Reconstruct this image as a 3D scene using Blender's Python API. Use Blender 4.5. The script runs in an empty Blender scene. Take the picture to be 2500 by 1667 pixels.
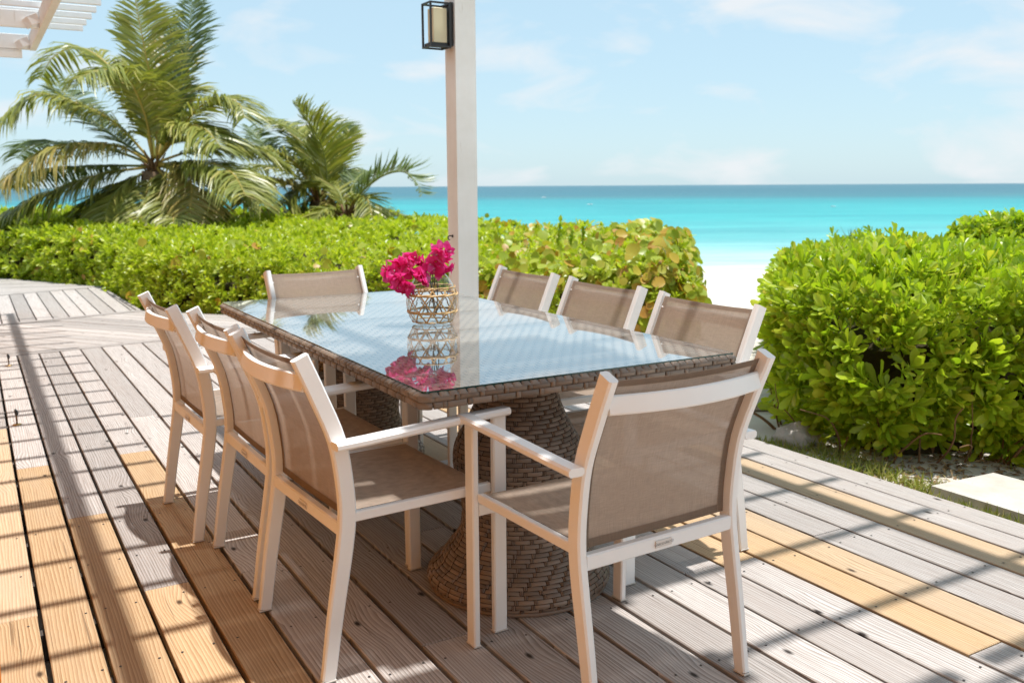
import bpy, bmesh, math, random
import numpy as np
from mathutils import Vector, Matrix
from mathutils.geometry import intersect_point_line
R_ = random.Random(7)
NP = np.random.RandomState(11)
scene = bpy.context.scene
COL = scene.collection

# ------------------------------------------------------------------ camera
CAM_H = 1.31
F_PX, TH, ROLL, YAW = 2247.0, 0.1671, -0.0056, -0.5276      # focal length (of 2500 px), pitch, roll, yaw
FH = np.array([-math.sin(YAW), math.cos(YAW), 0.0])          # horizontal view direction
RH = np.array([math.cos(YAW), math.sin(YAW), 0.0])
ZU = np.array([0, 0, 1.0])
fwd = FH*math.cos(TH) - ZU*math.sin(TH)
up0 = FH*math.sin(TH) + ZU*math.cos(TH)
rgt = RH*math.cos(ROLL) + up0*math.sin(ROLL)
upv = -RH*math.sin(ROLL) + up0*math.cos(ROLL)
CP = np.array([0, 0, CAM_H])
cam = bpy.data.cameras.new("camera")
cam.sensor_width = 36; cam.lens = F_PX/2500*36
cam.clip_start = 0.05; cam.clip_end = 60000
cam.dof.use_dof = True; cam.dof.focus_distance = 2.75; cam.dof.aperture_fstop = 5.0
camo = bpy.data.objects.new("camera", cam); COL.objects.link(camo)
camo.matrix_world = Matrix(((rgt[0], upv[0], -fwd[0], CP[0]), (rgt[1], upv[1], -fwd[1], CP[1]), (rgt[2], upv[2], -fwd[2], CP[2]), (0, 0, 0, 1)))
scene.camera = camo

# ------------------------------------------------------------------ world, sun, exposure
SUN = Vector((0.155, -0.07, 1.0)).normalized()                # towards the sun
world = bpy.data.worlds.new("World"); scene.world = world; world.use_nodes = True
wn = world.node_tree.nodes; wl = world.node_tree.links
for n in list(wn): wn.remove(n)
w_out = wn.new('ShaderNodeOutputWorld'); w_bg = wn.new('ShaderNodeBackground')
sky = wn.new('ShaderNodeTexSky'); sky.sky_type = 'NISHITA'; sky.sun_disc = False
sky.sun_elevation = math.asin(SUN.z); sky.sun_rotation = math.atan2(SUN.x, SUN.y)
sky.air_density = 1.0; sky.dust_density = 0.6; sky.ozone_density = 1.6
w_bg.inputs['Strength'].default_value = 0.105
wtc = wn.new('ShaderNodeTexCoord')
wmap = wn.new('ShaderNodeMapping'); wmap.inputs['Scale'].default_value = (3.0, 3.0, 8.5); wmap.inputs['Location'].default_value = (4.0, 1.7, 2.2)
wno = wn.new('ShaderNodeTexNoise'); wno.inputs['Scale'].default_value = 2.3; wno.inputs['Detail'].default_value = 7; wno.inputs['Roughness'].default_value = 0.52; wno.inputs['Distortion'].default_value = 0.35
wrp = wn.new('ShaderNodeValToRGB'); wrp.color_ramp.elements[0].position = 0.515; wrp.color_ramp.elements[1].position = 0.72
wrp.color_ramp.elements[0].color = (0, 0, 0, 1); wrp.color_ramp.elements[1].color = (0.85, 0.85, 0.85, 1)
wmx = wn.new('ShaderNodeMixRGB'); wmx.inputs['Color2'].default_value = (3.1, 3.2, 3.3, 1)
wl.new(wtc.outputs['Generated'], wmap.inputs['Vector']); wl.new(wmap.outputs['Vector'], wno.inputs['Vector'])
wl.new(wno.outputs['Fac'], wrp.inputs['Fac']); wl.new(wrp.outputs['Color'], wmx.inputs['Fac'])
whz = wn.new('ShaderNodeMixRGB'); whz.inputs['Fac'].default_value = 0.84; whz.inputs['Color2'].default_value = (1.78, 2.50, 2.90, 1)   # thin even haze of a trade-wind sky
wl.new(sky.outputs['Color'], whz.inputs['Color1']); wl.new(whz.outputs['Color'], wmx.inputs['Color1']); wl.new(wmx.outputs['Color'], w_bg.inputs['Color'])
wl.new(w_bg.outputs['Background'], w_out.inputs['Surface'])

sl = bpy.data.lights.new("sun", 'SUN'); sl.energy = 2.1; sl.angle = math.radians(0.9); sl.color = (1.0, 0.98, 0.945)
slo = bpy.data.objects.new("sun", sl); COL.objects.link(slo)
slo.rotation_euler = SUN.to_track_quat('Z', 'Y').to_euler()
vs = scene.view_settings
vs.view_transform = 'Standard'; vs.look = 'None'; vs.exposure = 1.44; vs.gamma = 1.0; vs.use_curve_mapping = False
scene.cycles.use_denoising = True
scene.cycles.max_bounces = 10; scene.cycles.diffuse_bounces = 5; scene.cycles.glossy_bounces = 6
scene.cycles.transmission_bounces = 8; scene.cycles.transparent_max_bounces = 14
scene.cycles.caustics_reflective = False; scene.cycles.caustics_refractive = False

# ------------------------------------------------------------------ helpers: points
def at(px, py, u):
    """world point seen at source pixel (2500 wide) at horizontal depth u"""
    d = fwd + rgt*(px-1250)/F_PX - upv*(py-833.5)/F_PX
    return CP + d*(u/(d @ FH))
def on(px, py, z=0.0):
    d = fwd + rgt*(px-1250)/F_PX - upv*(py-833.5)/F_PX
    return CP + d*((z-CAM_H)/d[2])
def toward(p):
    v = np.asarray(p, float) - CP; w = v @ fwd
    return 1250 + F_PX*(v @ rgt)/w, 833.5 - F_PX*(v @ upv)/w, w
def fr(u, v, z=0.0):
    p = FH*u + RH*v
    return np.array([p[0], p[1], z])

# ------------------------------------------------------------------ helpers: materials
MATS = {}
class NT:
    def __init__(s, name):
        s.m = bpy.data.materials.new(name); s.m.use_nodes = True
        s.t = s.m.node_tree; s.n = s.t.nodes; s.l = s.t.links
        for x in list(s.n): s.n.remove(x)
        s.out = s.n.new('ShaderNodeOutputMaterial')
    def N(s, typ, **kw):
        x = s.n.new('ShaderNode'+typ)
        for k, v in kw.items(): setattr(x, k, v)
        return x
    def L(s, a, b): s.l.new(a, b)
    def math(s, op, a, b=None, clamp=False):
        x = s.N('Math', operation=op); x.use_clamp = clamp
        for i, v in enumerate((a, b)):
            if v is None: continue
            if isinstance(v, (int, float)): x.inputs[i].default_value = v
            else: s.L(v, x.inputs[i])
        return x.outputs[0]
    def mix(s, fac, a, b, mode='MIX'):
        x = s.N('MixRGB', blend_type=mode)
        for i, v in enumerate((fac, a, b)):
            if isinstance(v, (int, float)): x.inputs[i].default_value = v
            elif isinstance(v, tuple): x.inputs[i].default_value = (*v, 1)[:4]
            else: s.L(v, x.inputs[i])
        return x.outputs[0]
    def ramp(s, fac, stops):
        x = s.N('ValToRGB'); e = x.color_ramp.elements
        while len(e) < len(stops): e.new(0.5)
        for el, (p, c) in zip(e, stops):
            el.position = p; el.color = (*c, 1) if len(c) == 3 else c
        s.L(fac, x.inputs['Fac']); return x.outputs['Color']
    def noise(s, vec, scale, detail=4, rough=0.55, dist=0.0):
        x = s.N('TexNoise'); x.inputs['Scale'].default_value = scale; x.inputs['Detail'].default_value = detail
        x.inputs['Roughness'].default_value = rough; x.inputs['Distortion'].default_value = dist
        if vec is not None: s.L(vec, x.inputs['Vector'])
        return x.outputs['Fac']
    def mapping(s, vec, scale=(1, 1, 1), loc=(0, 0, 0), rot=(0, 0, 0)):
        x = s.N('Mapping'); x.inputs['Scale'].default_value = scale; x.inputs['Location'].default_value = loc; x.inputs['Rotation'].default_value = rot
        s.L(vec, x.inputs['Vector']); return x.outputs['Vector']
    def bump(s, h, strength=0.3, dist=0.002):
        x = s.N('Bump'); x.inputs['Strength'].default_value = strength; x.inputs['Distance'].default_value = dist
        s.L(h, x.inputs['Height']); return x.outputs['Normal']
    def prin(s, col, rough=0.6, normal=None, spec=0.5, **kw):
        p = s.N('BsdfPrincipled')
        for k, v in dict({'Base Color': col, 'Roughness': rough, 'Specular IOR Level': spec}, **kw).items():
            if isinstance(v, (int, float)): p.inputs[k].default_value = v
            elif isinstance(v, tuple): p.inputs[k].default_value = (*v, 1) if len(v) == 3 else v
            else: s.L(v, p.inputs[k])
        if normal is not None: s.L(normal, p.inputs['Normal'])
        return p
    def done(s, shader):
        s.L(shader, s.out.inputs['Surface']); MATS[s.m.name] = s.m; return s.m

def wood(name, dark, light, weather, tint_amt, ring=0.55, rough=0.75):
    t = NT(name)
    tc = t.N('TexCoord'); oi = t.N('ObjectInfo')
    off = t.N('CombineXYZ'); 
    t.L(t.math('MULTIPLY', oi.outputs['Random'], 37.0), off.inputs[0]); t.L(t.math('MULTIPLY', oi.outputs['Random'], 91.0), off.inputs[1]); t.L(t.math('MULTIPLY', oi.outputs['Random'], 53.0), off.inputs[2])
    add = t.N('VectorMath', operation='ADD'); t.L(tc.outputs['Object'], add.inputs[0]); t.L(off.outputs[0], add.inputs[1])
    co = add.outputs[0]
    sx = t.N('SeparateXYZ'); t.L(co, sx.inputs[0])
    # knots
    kv = t.mapping(co, (3.2, 1.5, 0.6))
    vo = t.N('TexVoronoi', voronoi_dimensions='2D'); vo.inputs['Scale'].default_value = 1.0; t.L(kv, vo.inputs['Vector'])
    kd = vo.outputs['Distance']
    swirl = t.math('MULTIPLY', t.math('SUBTRACT', 1.0, t.math('MULTIPLY', kd, 3.6), True), 0.03)
    # warped ring coordinate
    wn1 = t.noise(t.mapping(co, (6, 0.55, 2)), 1.0, 3, 0.5)
    warp = t.math('MULTIPLY', t.math('SUBTRACT', wn1, 0.5), 0.075)
    xr = t.math('ADD', t.math('ADD', sx.outputs[0], warp), swirl)
    cv = t.N('CombineXYZ'); t.L(xr, cv.inputs[0]); t.L(t.math('MULTIPLY', sx.outputs[1], 0.12), cv.inputs[1])
    wv = t.N('TexWave', wave_type='BANDS', bands_direction='X', wave_profile='SAW'); wv.inputs['Scale'].default_value = 30; wv.inputs['Distortion'].default_value = 1.6; wv.inputs['Detail'].default_value = 2; wv.inputs['Detail Scale'].default_value = 3.0
    t.L(cv.outputs[0], wv.inputs['Vector'])
    fib = t.noise(t.mapping(co, (210, 2.6, 60)), 1.0, 4, 0.65)
    blot = t.noise(t.mapping(co, (9, 1.6, 5)), 1.0, 4, 0.6)
    g = t.math('ADD', t.math('MULTIPLY', wv.outputs['Fac'], ring), t.math('MULTIPLY', fib, 1.0-ring*0.55))
    colr = t.ramp(g, [(0.25, light), (0.62, tuple(0.5*(a+b) for a, b in zip(light, dark))), (0.98, dark)])
    colr = t.mix(t.math('MULTIPLY', t.math('SUBTRACT', blot, 0.45, True), weather[3]*4), colr, tuple(weather[:3]))
    # per board tone
    tone = t.math('ADD', 1.0-tint_amt/2, t.math('MULTIPLY', t.math('FRACT', t.math('MULTIPLY', oi.outputs['Random'], 17.31)), tint_amt))
    tc3 = t.N('CombineXYZ')
    for i in range(3): t.L(tone, tc3.inputs[i])
    colr = t.mix(1.0, colr, tc3.outputs[0], 'MULTIPLY')
    # dark knot centre and stain specks
    km = t.math('SUBTRACT', 1.0, t.math('MULTIPLY', kd, 26.0), True)
    colr = t.mix(t.math('MULTIPLY', km, 1.5, True), colr, tuple(c*0.22 for c in dark))
    crack = t.noise(t.mapping(co, (150, 1.4, 40)), 1.0, 2, 0.5)
    cm = t.math('MULTIPLY', t.math('SUBTRACT', crack, 0.685, True), 22.0, True)
    colr = t.mix(t.math('MULTIPLY', cm, 0.6), colr, tuple(c*0.3 for c in dark))
    hgt = t.math('SUBTRACT', t.math('ADD', t.math('MULTIPLY', wv.outputs['Fac'], -0.5), t.math('MULTIPLY', fib, 0.6)), cm)
    p = t.prin(colr, rough, t.bump(hgt, 0.45, 0.0016), 0.35)
    return t.done(p.outputs[0])

wood('weathered_wood', (0.152, 0.112, 0.090), (0.60, 0.56, 0.53), (0.365, 0.305, 0.27, 0.42), 0.38, 0.46)
wood('new_pine', (0.31, 0.175, 0.080), (0.61, 0.435, 0.255), (0.46, 0.355, 0.25, 0.26), 0.24, 0.58)
wood('tan_pine', (0.31, 0.195, 0.11), (0.61, 0.455, 0.295), (0.42, 0.34, 0.26, 0.3), 0.18, 0.5)
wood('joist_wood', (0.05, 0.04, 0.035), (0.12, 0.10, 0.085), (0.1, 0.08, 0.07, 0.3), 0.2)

def simple(name, col, rough=0.5, spec=0.5, var=0.0, scale=30, bump=0.0, bscale=200, metallic=0.0, bdist=0.001):
    t = NT(name); tc = t.N('TexCoord')
    c = col
    if var:
        nz = t.noise(tc.outputs['Object'], scale, 5, 0.6)
        c = t.mix(t.math('MULTIPLY', nz, 1.0), tuple(x*(1-var) for x in col), tuple(min(1, x*(1+var)) for x in col))
    nrm = t.bump(t.noise(tc.outputs['Object'], bscale, 4, 0.6), bump, bdist) if bump else None
    p = t.prin(c, rough, nrm, spec, Metallic=metallic)
    return t.done(p.outputs[0])
t = NT('white_paint'); tc = t.N('TexCoord'); ob = tc.outputs['Object']
gr = t.noise(t.mapping(ob, (70, 70, 3)), 1, 4, 0.6); bl = t.noise(ob, 3.0, 5, 0.65); ck = t.noise(t.mapping(ob, (26, 26, 5)), 1, 3, 0.6)
c = t.ramp(bl, [(0.3, (0.78, 0.77, 0.745)), (0.7, (0.875, 0.875, 0.87))]); c = t.mix(t.math('MULTIPLY', t.math('SUBTRACT', ck, 0.66, True), 3.5, True), c, (0.52, 0.46, 0.39))
p = t.prin(c, 0.55, t.bump(t.math('ADD', gr, t.math('MULTIPLY', bl, 0.5)), 0.3, 0.003), 0.35); t.done(p.outputs[0])
simple('chair_frame', (0.845, 0.835, 0.82), 0.38, 0.45, 0.03, 14, 0.06, 500)
simple('black_metal', (0.018, 0.019, 0.02), 0.45, 0.5, 0.2, 40)
simple('cap_plastic', (0.62, 0.58, 0.53), 0.5, 0.4, 0.05)
simple('dark_slot', (0.02, 0.02, 0.02), 0.7)
simple('plate_metal', (0.68, 0.635, 0.59), 0.33, 0.5, 0.04, 60)
simple('print_grey', (0.16, 0.15, 0.145), 0.6)
simple('candle_glass', (0.74, 0.66, 0.44), 0.5, 0.4, 0.05, 20)
t = NT('stone_slab'); tc = t.N('TexCoord'); pos = tc.outputs['Object']
n1 = t.noise(pos, 6, 6, 0.65); n2 = t.noise(pos, 55, 4, 0.6); vo = t.N('TexVoronoi'); vo.inputs['Scale'].default_value = 42; t.L(pos, vo.inputs['Vector'])
pit = t.math('MULTIPLY', t.math('SUBTRACT', 0.16, vo.outputs['Distance'], True), t.math('MULTIPLY', t.math('SUBTRACT', n1, 0.5, True), 40.0), True)
c = t.ramp(n1, [(0.3, (0.44, 0.40, 0.345)), (0.55, (0.545, 0.51, 0.46)), (0.8, (0.60, 0.57, 0.53))])
c = t.mix(t.math('MULTIPLY', n2, 0.3), c, (0.40, 0.36, 0.30)); c = t.mix(pit, c, (0.16, 0.13, 0.10))
p = t.prin(c, 0.85, t.bump(t.math('SUBTRACT', n2, t.math('MULTIPLY', pit, 2.0)), 0.5, 0.004), 0.25); t.done(p.outputs[0])
simple('limestone', (0.45, 0.41, 0.37), 0.9, 0.2, 0.35, 16, 0.8, 45, bdist=0.01)
simple('shade_sheet', (0.045, 0.036, 0.028), 0.95, 0.1, 0.3, 20)  # near-black, stands in for the shade below the deck gaps
simple('bark', (0.20, 0.135, 0.085), 0.9, 0.2, 0.4, 25, 0.7, 60, bdist=0.006)
simple('core_dark', (0.055, 0.045, 0.022), 0.9, 0.1, 0.5, 14)  # filler colour kept dark to read as shade between the leaves
simple('stem_brown', (0.19, 0.11, 0.055), 0.8, 0.2, 0.35, 40, 0.4, 120)
simple('rachis_yellow', (0.40, 0.29, 0.06), 0.5, 0.4, 0.25, 8)
simple('rachis_green', (0.20, 0.22, 0.05), 0.5, 0.4, 0.25, 8)
simple('screw_steel', (0.045, 0.04, 0.038), 0.6, 0.3, 0.3, 80)
simple('brass', (0.45, 0.28, 0.10), 0.35, 0.5, 0.1, 50, metallic=0.8)
simple('stem_green', (0.07, 0.075, 0.03), 0.6, 0.3, 0.3, 60)

# orange plaster
t = NT('orange_plaster'); tc = t.N('TexCoord')
c = t.ramp(t.noise(tc.outputs['Object'], 2.2, 6, 0.6), [(0.3, (0.72, 0.27, 0.045)), (0.75, (0.86, 0.37, 0.08))])
p = t.prin(c, 0.85, t.bump(t.noise(tc.outputs['Object'], 120, 5), 0.35, 0.003), 0.2); t.done(p.outputs[0])

# sling mesh fabric: a fine open weave, slightly see-through
def sling(name, col, hole):
    t = NT(name); tc = t.N('TexCoord')
    ch = t.N('TexChecker'); ch.inputs['Scale'].default_value = 620; t.L(tc.outputs['Object'], ch.inputs['Vector'])
    v = t.noise(t.mapping(tc.outputs['Object'], (900, 30, 30)), 1, 2)
    v2 = t.noise(t.mapping(tc.outputs['Object'], (30, 30, 900)), 1, 2)
    g = t.math('ADD', t.math('MULTIPLY', v, 0.5), t.math('MULTIPLY', v2, 0.5))
    c = t.ramp(g, [(0.3, tuple(x*0.78 for x in col)), (0.7, tuple(min(1, x*1.2) for x in col))])
    d = t.prin(c, 0.7, None, 0.25)
    tr = t.N('BsdfTranslucent'); t.L(c, tr.inputs['Color'])
    mx = t.N('MixShader'); mx.inputs[0].default_value = 0.44; t.L(d.outputs[0], mx.inputs[1]); t.L(tr.outputs[0], mx.inputs[2])
    tp = t.N('BsdfTransparent'); m2 = t.N('MixShader'); m2.inputs[0].default_value = hole
    t.L(mx.outputs[0], m2.inputs[1]); t.L(tp.outputs[0], m2.inputs[2])
    return t.done(m2.outputs[0])
sling('sling_fabric', (0.49, 0.385, 0.305), 0.05)
sling('sling_hem', (0.29, 0.215, 0.16), 0.0)

# synthetic wicker
t = NT('wicker'); tc = t.N('TexCoord'); oi = t.N('ObjectInfo'); ge = t.N('NewGeometry')
rn = t.math('FRACT', t.math('ADD', t.math('MULTIPLY', oi.outputs['Random'], 7.7), t.math('MULTIPLY', ge.outputs['Random Per Island'], 3.3)))
st = t.noise(t.mapping(tc.outputs['Object'], (40, 40, 520)), 1, 3, 0.6)
c = t.ramp(t.math('ADD', t.math('MULTIPLY', rn, 0.45), t.math('MULTIPLY', st, 0.55)), [(0.2, (0.150, 0.112, 0.084)), (0.55, (0.235, 0.178, 0.136)), (0.9, (0.33, 0.25, 0.19))])
p = t.prin(c, 0.42, t.bump(st, 0.3, 0.0008), 0.45); t.done(p.outputs[0])
simple('woven_field', (0.36, 0.29, 0.23), 0.5, 0.4, 0.25, 40)
simple('wicker_under', (0.035, 0.024, 0.017), 0.8, 0.2, 0.2)

# table glass: a slab seen as mirror + clear, both faces counted
def slab_glass(name, tint, ior=1.5, rough=0.0, white_veil=0.0):
    t = NT(name)
    ge = t.N('NewGeometry'); dt = t.N('VectorMath', operation='DOT_PRODUCT'); t.L(ge.outputs['Normal'], dt.inputs[0]); t.L(ge.outputs['Incoming'], dt.inputs[1])
    f0 = ((ior-1)/(ior+1))**2
    fz = t.math('ADD', f0, t.math('MULTIPLY', 1-f0, t.math('POWER', t.math('SUBTRACT', 1.0, t.math('ABSOLUTE', dt.outputs['Value'])), 5.0)))
    f2 = t.math('DIVIDE', t.math('MULTIPLY', fz, 2.0), t.math('ADD', fz, 1.0), True)
    tp = t.N('BsdfTransparent'); tp.inputs['Color'].default_value = (*tint, 1)
    gl = t.N('BsdfGlossy'); gl.inputs['Roughness'].default_value = rough; gl.inputs['Color'].default_value = (0.97, 0.98, 0.98, 1)
    mx = t.N('MixShader'); t.L(f2, mx.inputs[0]); t.L(tp.outputs[0], mx.inputs[1]); t.L(gl.outputs[0], mx.inputs[2])
    if white_veil:  # white film mixed in to brighten the glass like reflected sky
        tc = t.N('TexCoord'); dn = t.math('ADD', t.math('MULTIPLY', t.noise(tc.outputs['Object'], 5.0, 6, 0.65), 0.9), t.math('MULTIPLY', t.noise(tc.outputs['Object'], 160, 2, 0.5), 0.5))
        df = t.N('BsdfDiffuse'); df.inputs['Color'].default_value = (0.8, 0.8, 0.78, 1); m3 = t.N('MixShader')
        t.L(t.math('MULTIPLY', dn, white_veil), m3.inputs[0]); t.L(mx.outputs[0], m3.inputs[1]); t.L(df.outputs[0], m3.inputs[2])
        return t.done(m3.outputs[0])
    return t.done(mx.outputs[0])
slab_glass('table_glass', (0.92, 0.95, 0.94), 2.3, 0.02, 0.11)
simple('glass_edge', (0.012, 0.055, 0.05), 0.08, 0.6)
slab_glass('vase_glass', (0.96, 0.98, 0.985), 1.4, 0.0)
slab_glass('vase_water', (0.96, 0.98, 0.985), 1.15, 0.0)
simple('cane', (0.64, 0.42, 0.19), 0.45, 0.4, 0.22, 70, 0.3, 300)

# leaves: diffuse + light through the blade + waxy shine
def leaf(name, stops, transl=0.35, rough=0.38, spec=0.35, freq=1.0, tboost=(1.25, 1.35, 0.6)):
    t = NT(name); oi = t.N('ObjectInfo'); ge = t.N('NewGeometry'); tc = t.N('TexCoord')
    rn = t.math('FRACT', t.math('ADD', t.math('MULTIPLY', oi.outputs['Random'], 13.7), ge.outputs['Random Per Island']))
    c = t.ramp(rn, stops)
    pos = ge.outputs['Position']; pat = t.noise(pos, 1.7, 3, 0.6); pat2 = t.noise(pos, 7.0, 2, 0.5)
    rn = t.math('ADD', t.math('MULTIPLY', rn, 0.80), t.math('MULTIPLY', t.math('SUBTRACT', t.math('ADD', t.math('MULTIPLY', pat, 0.6), t.math('MULTIPLY', pat2, 0.4)), 0.30), 0.55), True)
    c = t.ramp(rn, stops)
    mott = t.noise(tc.outputs['Object'], 26, 3, 0.6)
    c = t.mix(t.math('MULTIPLY', mott, 0.35), c, tuple(x*0.75 for x in stops[len(stops)//2][1]))
    d = t.prin(c, rough, None, spec)
    tr = t.N('BsdfTranslucent'); t.L(t.mix(1.0, c, tboost, 'MULTIPLY'), tr.inputs['Color'])
    mx = t.N('MixShader'); mx.inputs[0].default_value = transl; t.L(d.outputs[0], mx.inputs[1]); t.L(tr.outputs[0], mx.inputs[2])
    return t.done(mx.outputs[0])
leaf('scaevola_leaf', [(0.0, (0.17, 0.29, 0.016)), (0.42, (0.35, 0.47, 0.026)), (0.75, (0.48, 0.57, 0.045)), (0.93, (0.62, 0.57, 0.08)), (1.0, (0.42, 0.24, 0.06))], 0.45, 0.30, 0.5)
leaf('hedge_leaf', [(0.0, (0.20, 0.30, 0.018)), (0.5, (0.42, 0.50, 0.028)), (0.86, (0.55, 0.59, 0.06)), (1.0, (0.66, 0.56, 0.12))], 0.45, 0.32, 0.5)
leaf('grape_leaf', [(0.0, (0.22, 0.33, 0.025)), (0.45, (0.36, 0.45, 0.04)), (0.62, (0.42, 0.40, 0.05)), (0.78, (0.52, 0.34, 0.04)), (0.90, (0.42, 0.19, 0.035)), (1.0, (0.46, 0.44, 0.13))], 0.32)
leaf('palm_leaf', [(0.0, (0.14, 0.18, 0.03)), (0.5, (0.26, 0.28, 0.05)), (0.85, (0.38, 0.36, 0.08)), (1.0, (0.48, 0.37, 0.14))], 0.28, 0.36, 0.45)
leaf('palm_leaf_old', [(0.0, (0.22, 0.21, 0.045)), (0.5, (0.34, 0.29, 0.07)), (1.0, (0.44, 0.29, 0.10))], 0.3, 0.4, 0.4)
leaf('palm_leaf_blue', [(0.0, (0.085, 0.13, 0.045)), (1.0, (0.17, 0.21, 0.08))], 0.25, 0.36, 0.45)
leaf('grass_blade', [(0.0, (0.15, 0.22, 0.03)), (0.55, (0.27, 0.31, 0.05)), (0.85, (0.42, 0.35, 0.14)), (1.0, (0.52, 0.42, 0.22))], 0.3, 0.5, 0.2)
leaf('bract', [(0.0, (0.70, 0.02, 0.17)), (0.5, (0.84, 0.045, 0.30)), (1.0, (0.88, 0.12, 0.44))], 0.42, 0.6, 0.15, tboost=(1.15, 0.8, 1.0))
leaf('bract_pale', [(0.0, (0.78, 0.09, 0.36)), (1.0, (0.85, 0.18, 0.46))], 0.42, 0.6, 0.15, tboost=(1.1, 0.9, 1.0))

# sand
t = NT('sand'); tc = t.N('TexCoord')
n1 = t.noise(tc.outputs['Object'], 1.3, 6, 0.6); n2 = t.noise(tc.outputs['Object'], 90, 3, 0.6)
c = t.ramp(n1, [(0.3, (0.52, 0.46, 0.39)), (0.7, (0.68, 0.64, 0.57))])
p = t.prin(c, 0.95, t.bump(t.math('ADD', n1, t.math('MULTIPLY', n2, 0.3)), 0.5, 0.03), 0.1); t.done(p.outputs[0])

# sea: colour follows the depth of water over the sand, reefs as dark streaks
t = NT('sea_water'); tc = t.N('TexCoord'); sp = t.N('SeparateXYZ'); t.L(tc.outputs['Object'], sp.inputs[0])
lw = t.math('LOGARITHM', sp.outputs[1], 10.0)                # log of distance from the camera's foot
wob = t.noise(t.mapping(tc.outputs['Object'], (0.006, 0.02, 1)), 1, 3)
lw2 = t.math('ADD', lw, t.math('MULTIPLY', t.math('SUBTRACT', wob, 0.5), 0.14))
f01 = t.math('DIVIDE', t.math('SUBTRACT', lw2, 1.6), 2.4)
c = t.ramp(f01, [(0.0, (0.66, 0.66, 0.60)), (0.04, (0.56, 0.64, 0.59)), (0.075, (0.33, 0.56, 0.53)), (0.125, (0.125, 0.44, 0.425)), (0.20, (0.045, 0.37, 0.37)), (0.31, (0.028, 0.32, 0.33)), (0.385, (0.03, 0.195, 0.23)), (0.46, (0.035, 0.125, 0.165)), (0.7, (0.04, 0.105, 0.15)), (1.0, (0.05, 0.115, 0.155))])
reef = t.noise(t.mapping(tc.outputs['Object'], (0.012, 0.05, 1), (3.1, 0.6, 0)), 1, 4, 0.6)
band = t.math('MULTIPLY', t.math('SUBTRACT', 1.0, t.math('MULTIPLY', t.math('ABSOLUTE', t.math('SUBTRACT', f01, 0.405)), 22), True), 1.0)
rm = t.math('MULTIPLY', t.math('MULTIPLY', t.math('SUBTRACT', reef, 0.5, True), 9.0, True), band, True)
c = t.mix(t.math('MULTIPLY', rm, 0.75), c, (0.12, 0.165, 0.16))
rip = t.noise(t.mapping(tc.outputs['Object'], (0.28, 0.85, 1)), 1, 6, 0.62)
rip2 = t.noise(t.mapping(tc.outputs['Object'], (0.02, 0.09, 1)), 1, 5, 0.6)
c = t.mix(t.math('MULTIPLY', t.math('SUBTRACT', rip2, 0.40, True), 1.9, True), c, (0.02, 0.17, 0.22))
rip3 = t.noise(t.mapping(tc.outputs['Object'], (0.09, 0.45, 1)), 1, 5, 0.65)
c = t.mix(t.math('MULTIPLY', t.math('SUBTRACT', rip3, 0.46, True), 1.6, True), c, (0.02, 0.22, 0.26))
big1 = t.noise(t.mapping(tc.outputs['Object'], (0.0035, 0.011, 1), (1.7, 4.2, 0)), 1, 4, 0.6); big2 = t.noise(t.mapping(tc.outputs['Object'], (0.0012, 0.0035, 1), (5.1, 0.3, 0)), 1, 4, 0.6)
c = t.mix(t.math('MULTIPLY', t.math('MULTIPLY', t.math('SUBTRACT', big1, 0.47, True), 5.0, True), t.math('MULTIPLY', t.math('SUBTRACT', f01, 0.22, True), 4.0, True), True), c, (0.03, 0.115, 0.145))
c = t.mix(t.math('MULTIPLY', t.math('MULTIPLY', t.math('SUBTRACT', big2, 0.5, True), 5.0, True), t.math('MULTIPLY', t.math('SUBTRACT', f01, 0.3, True), 4.0, True), True), c, (0.055, 0.15, 0.185))
rough = t.math('ADD', 0.32, t.math('MULTIPLY', rip, 0.1))
p = t.prin(c, rough, t.bump(rip, 1.0, 0.5), 0.10); t.done(p.outputs[0])
simple('foam', (0.8, 0.82, 0.82), 0.9)

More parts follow.
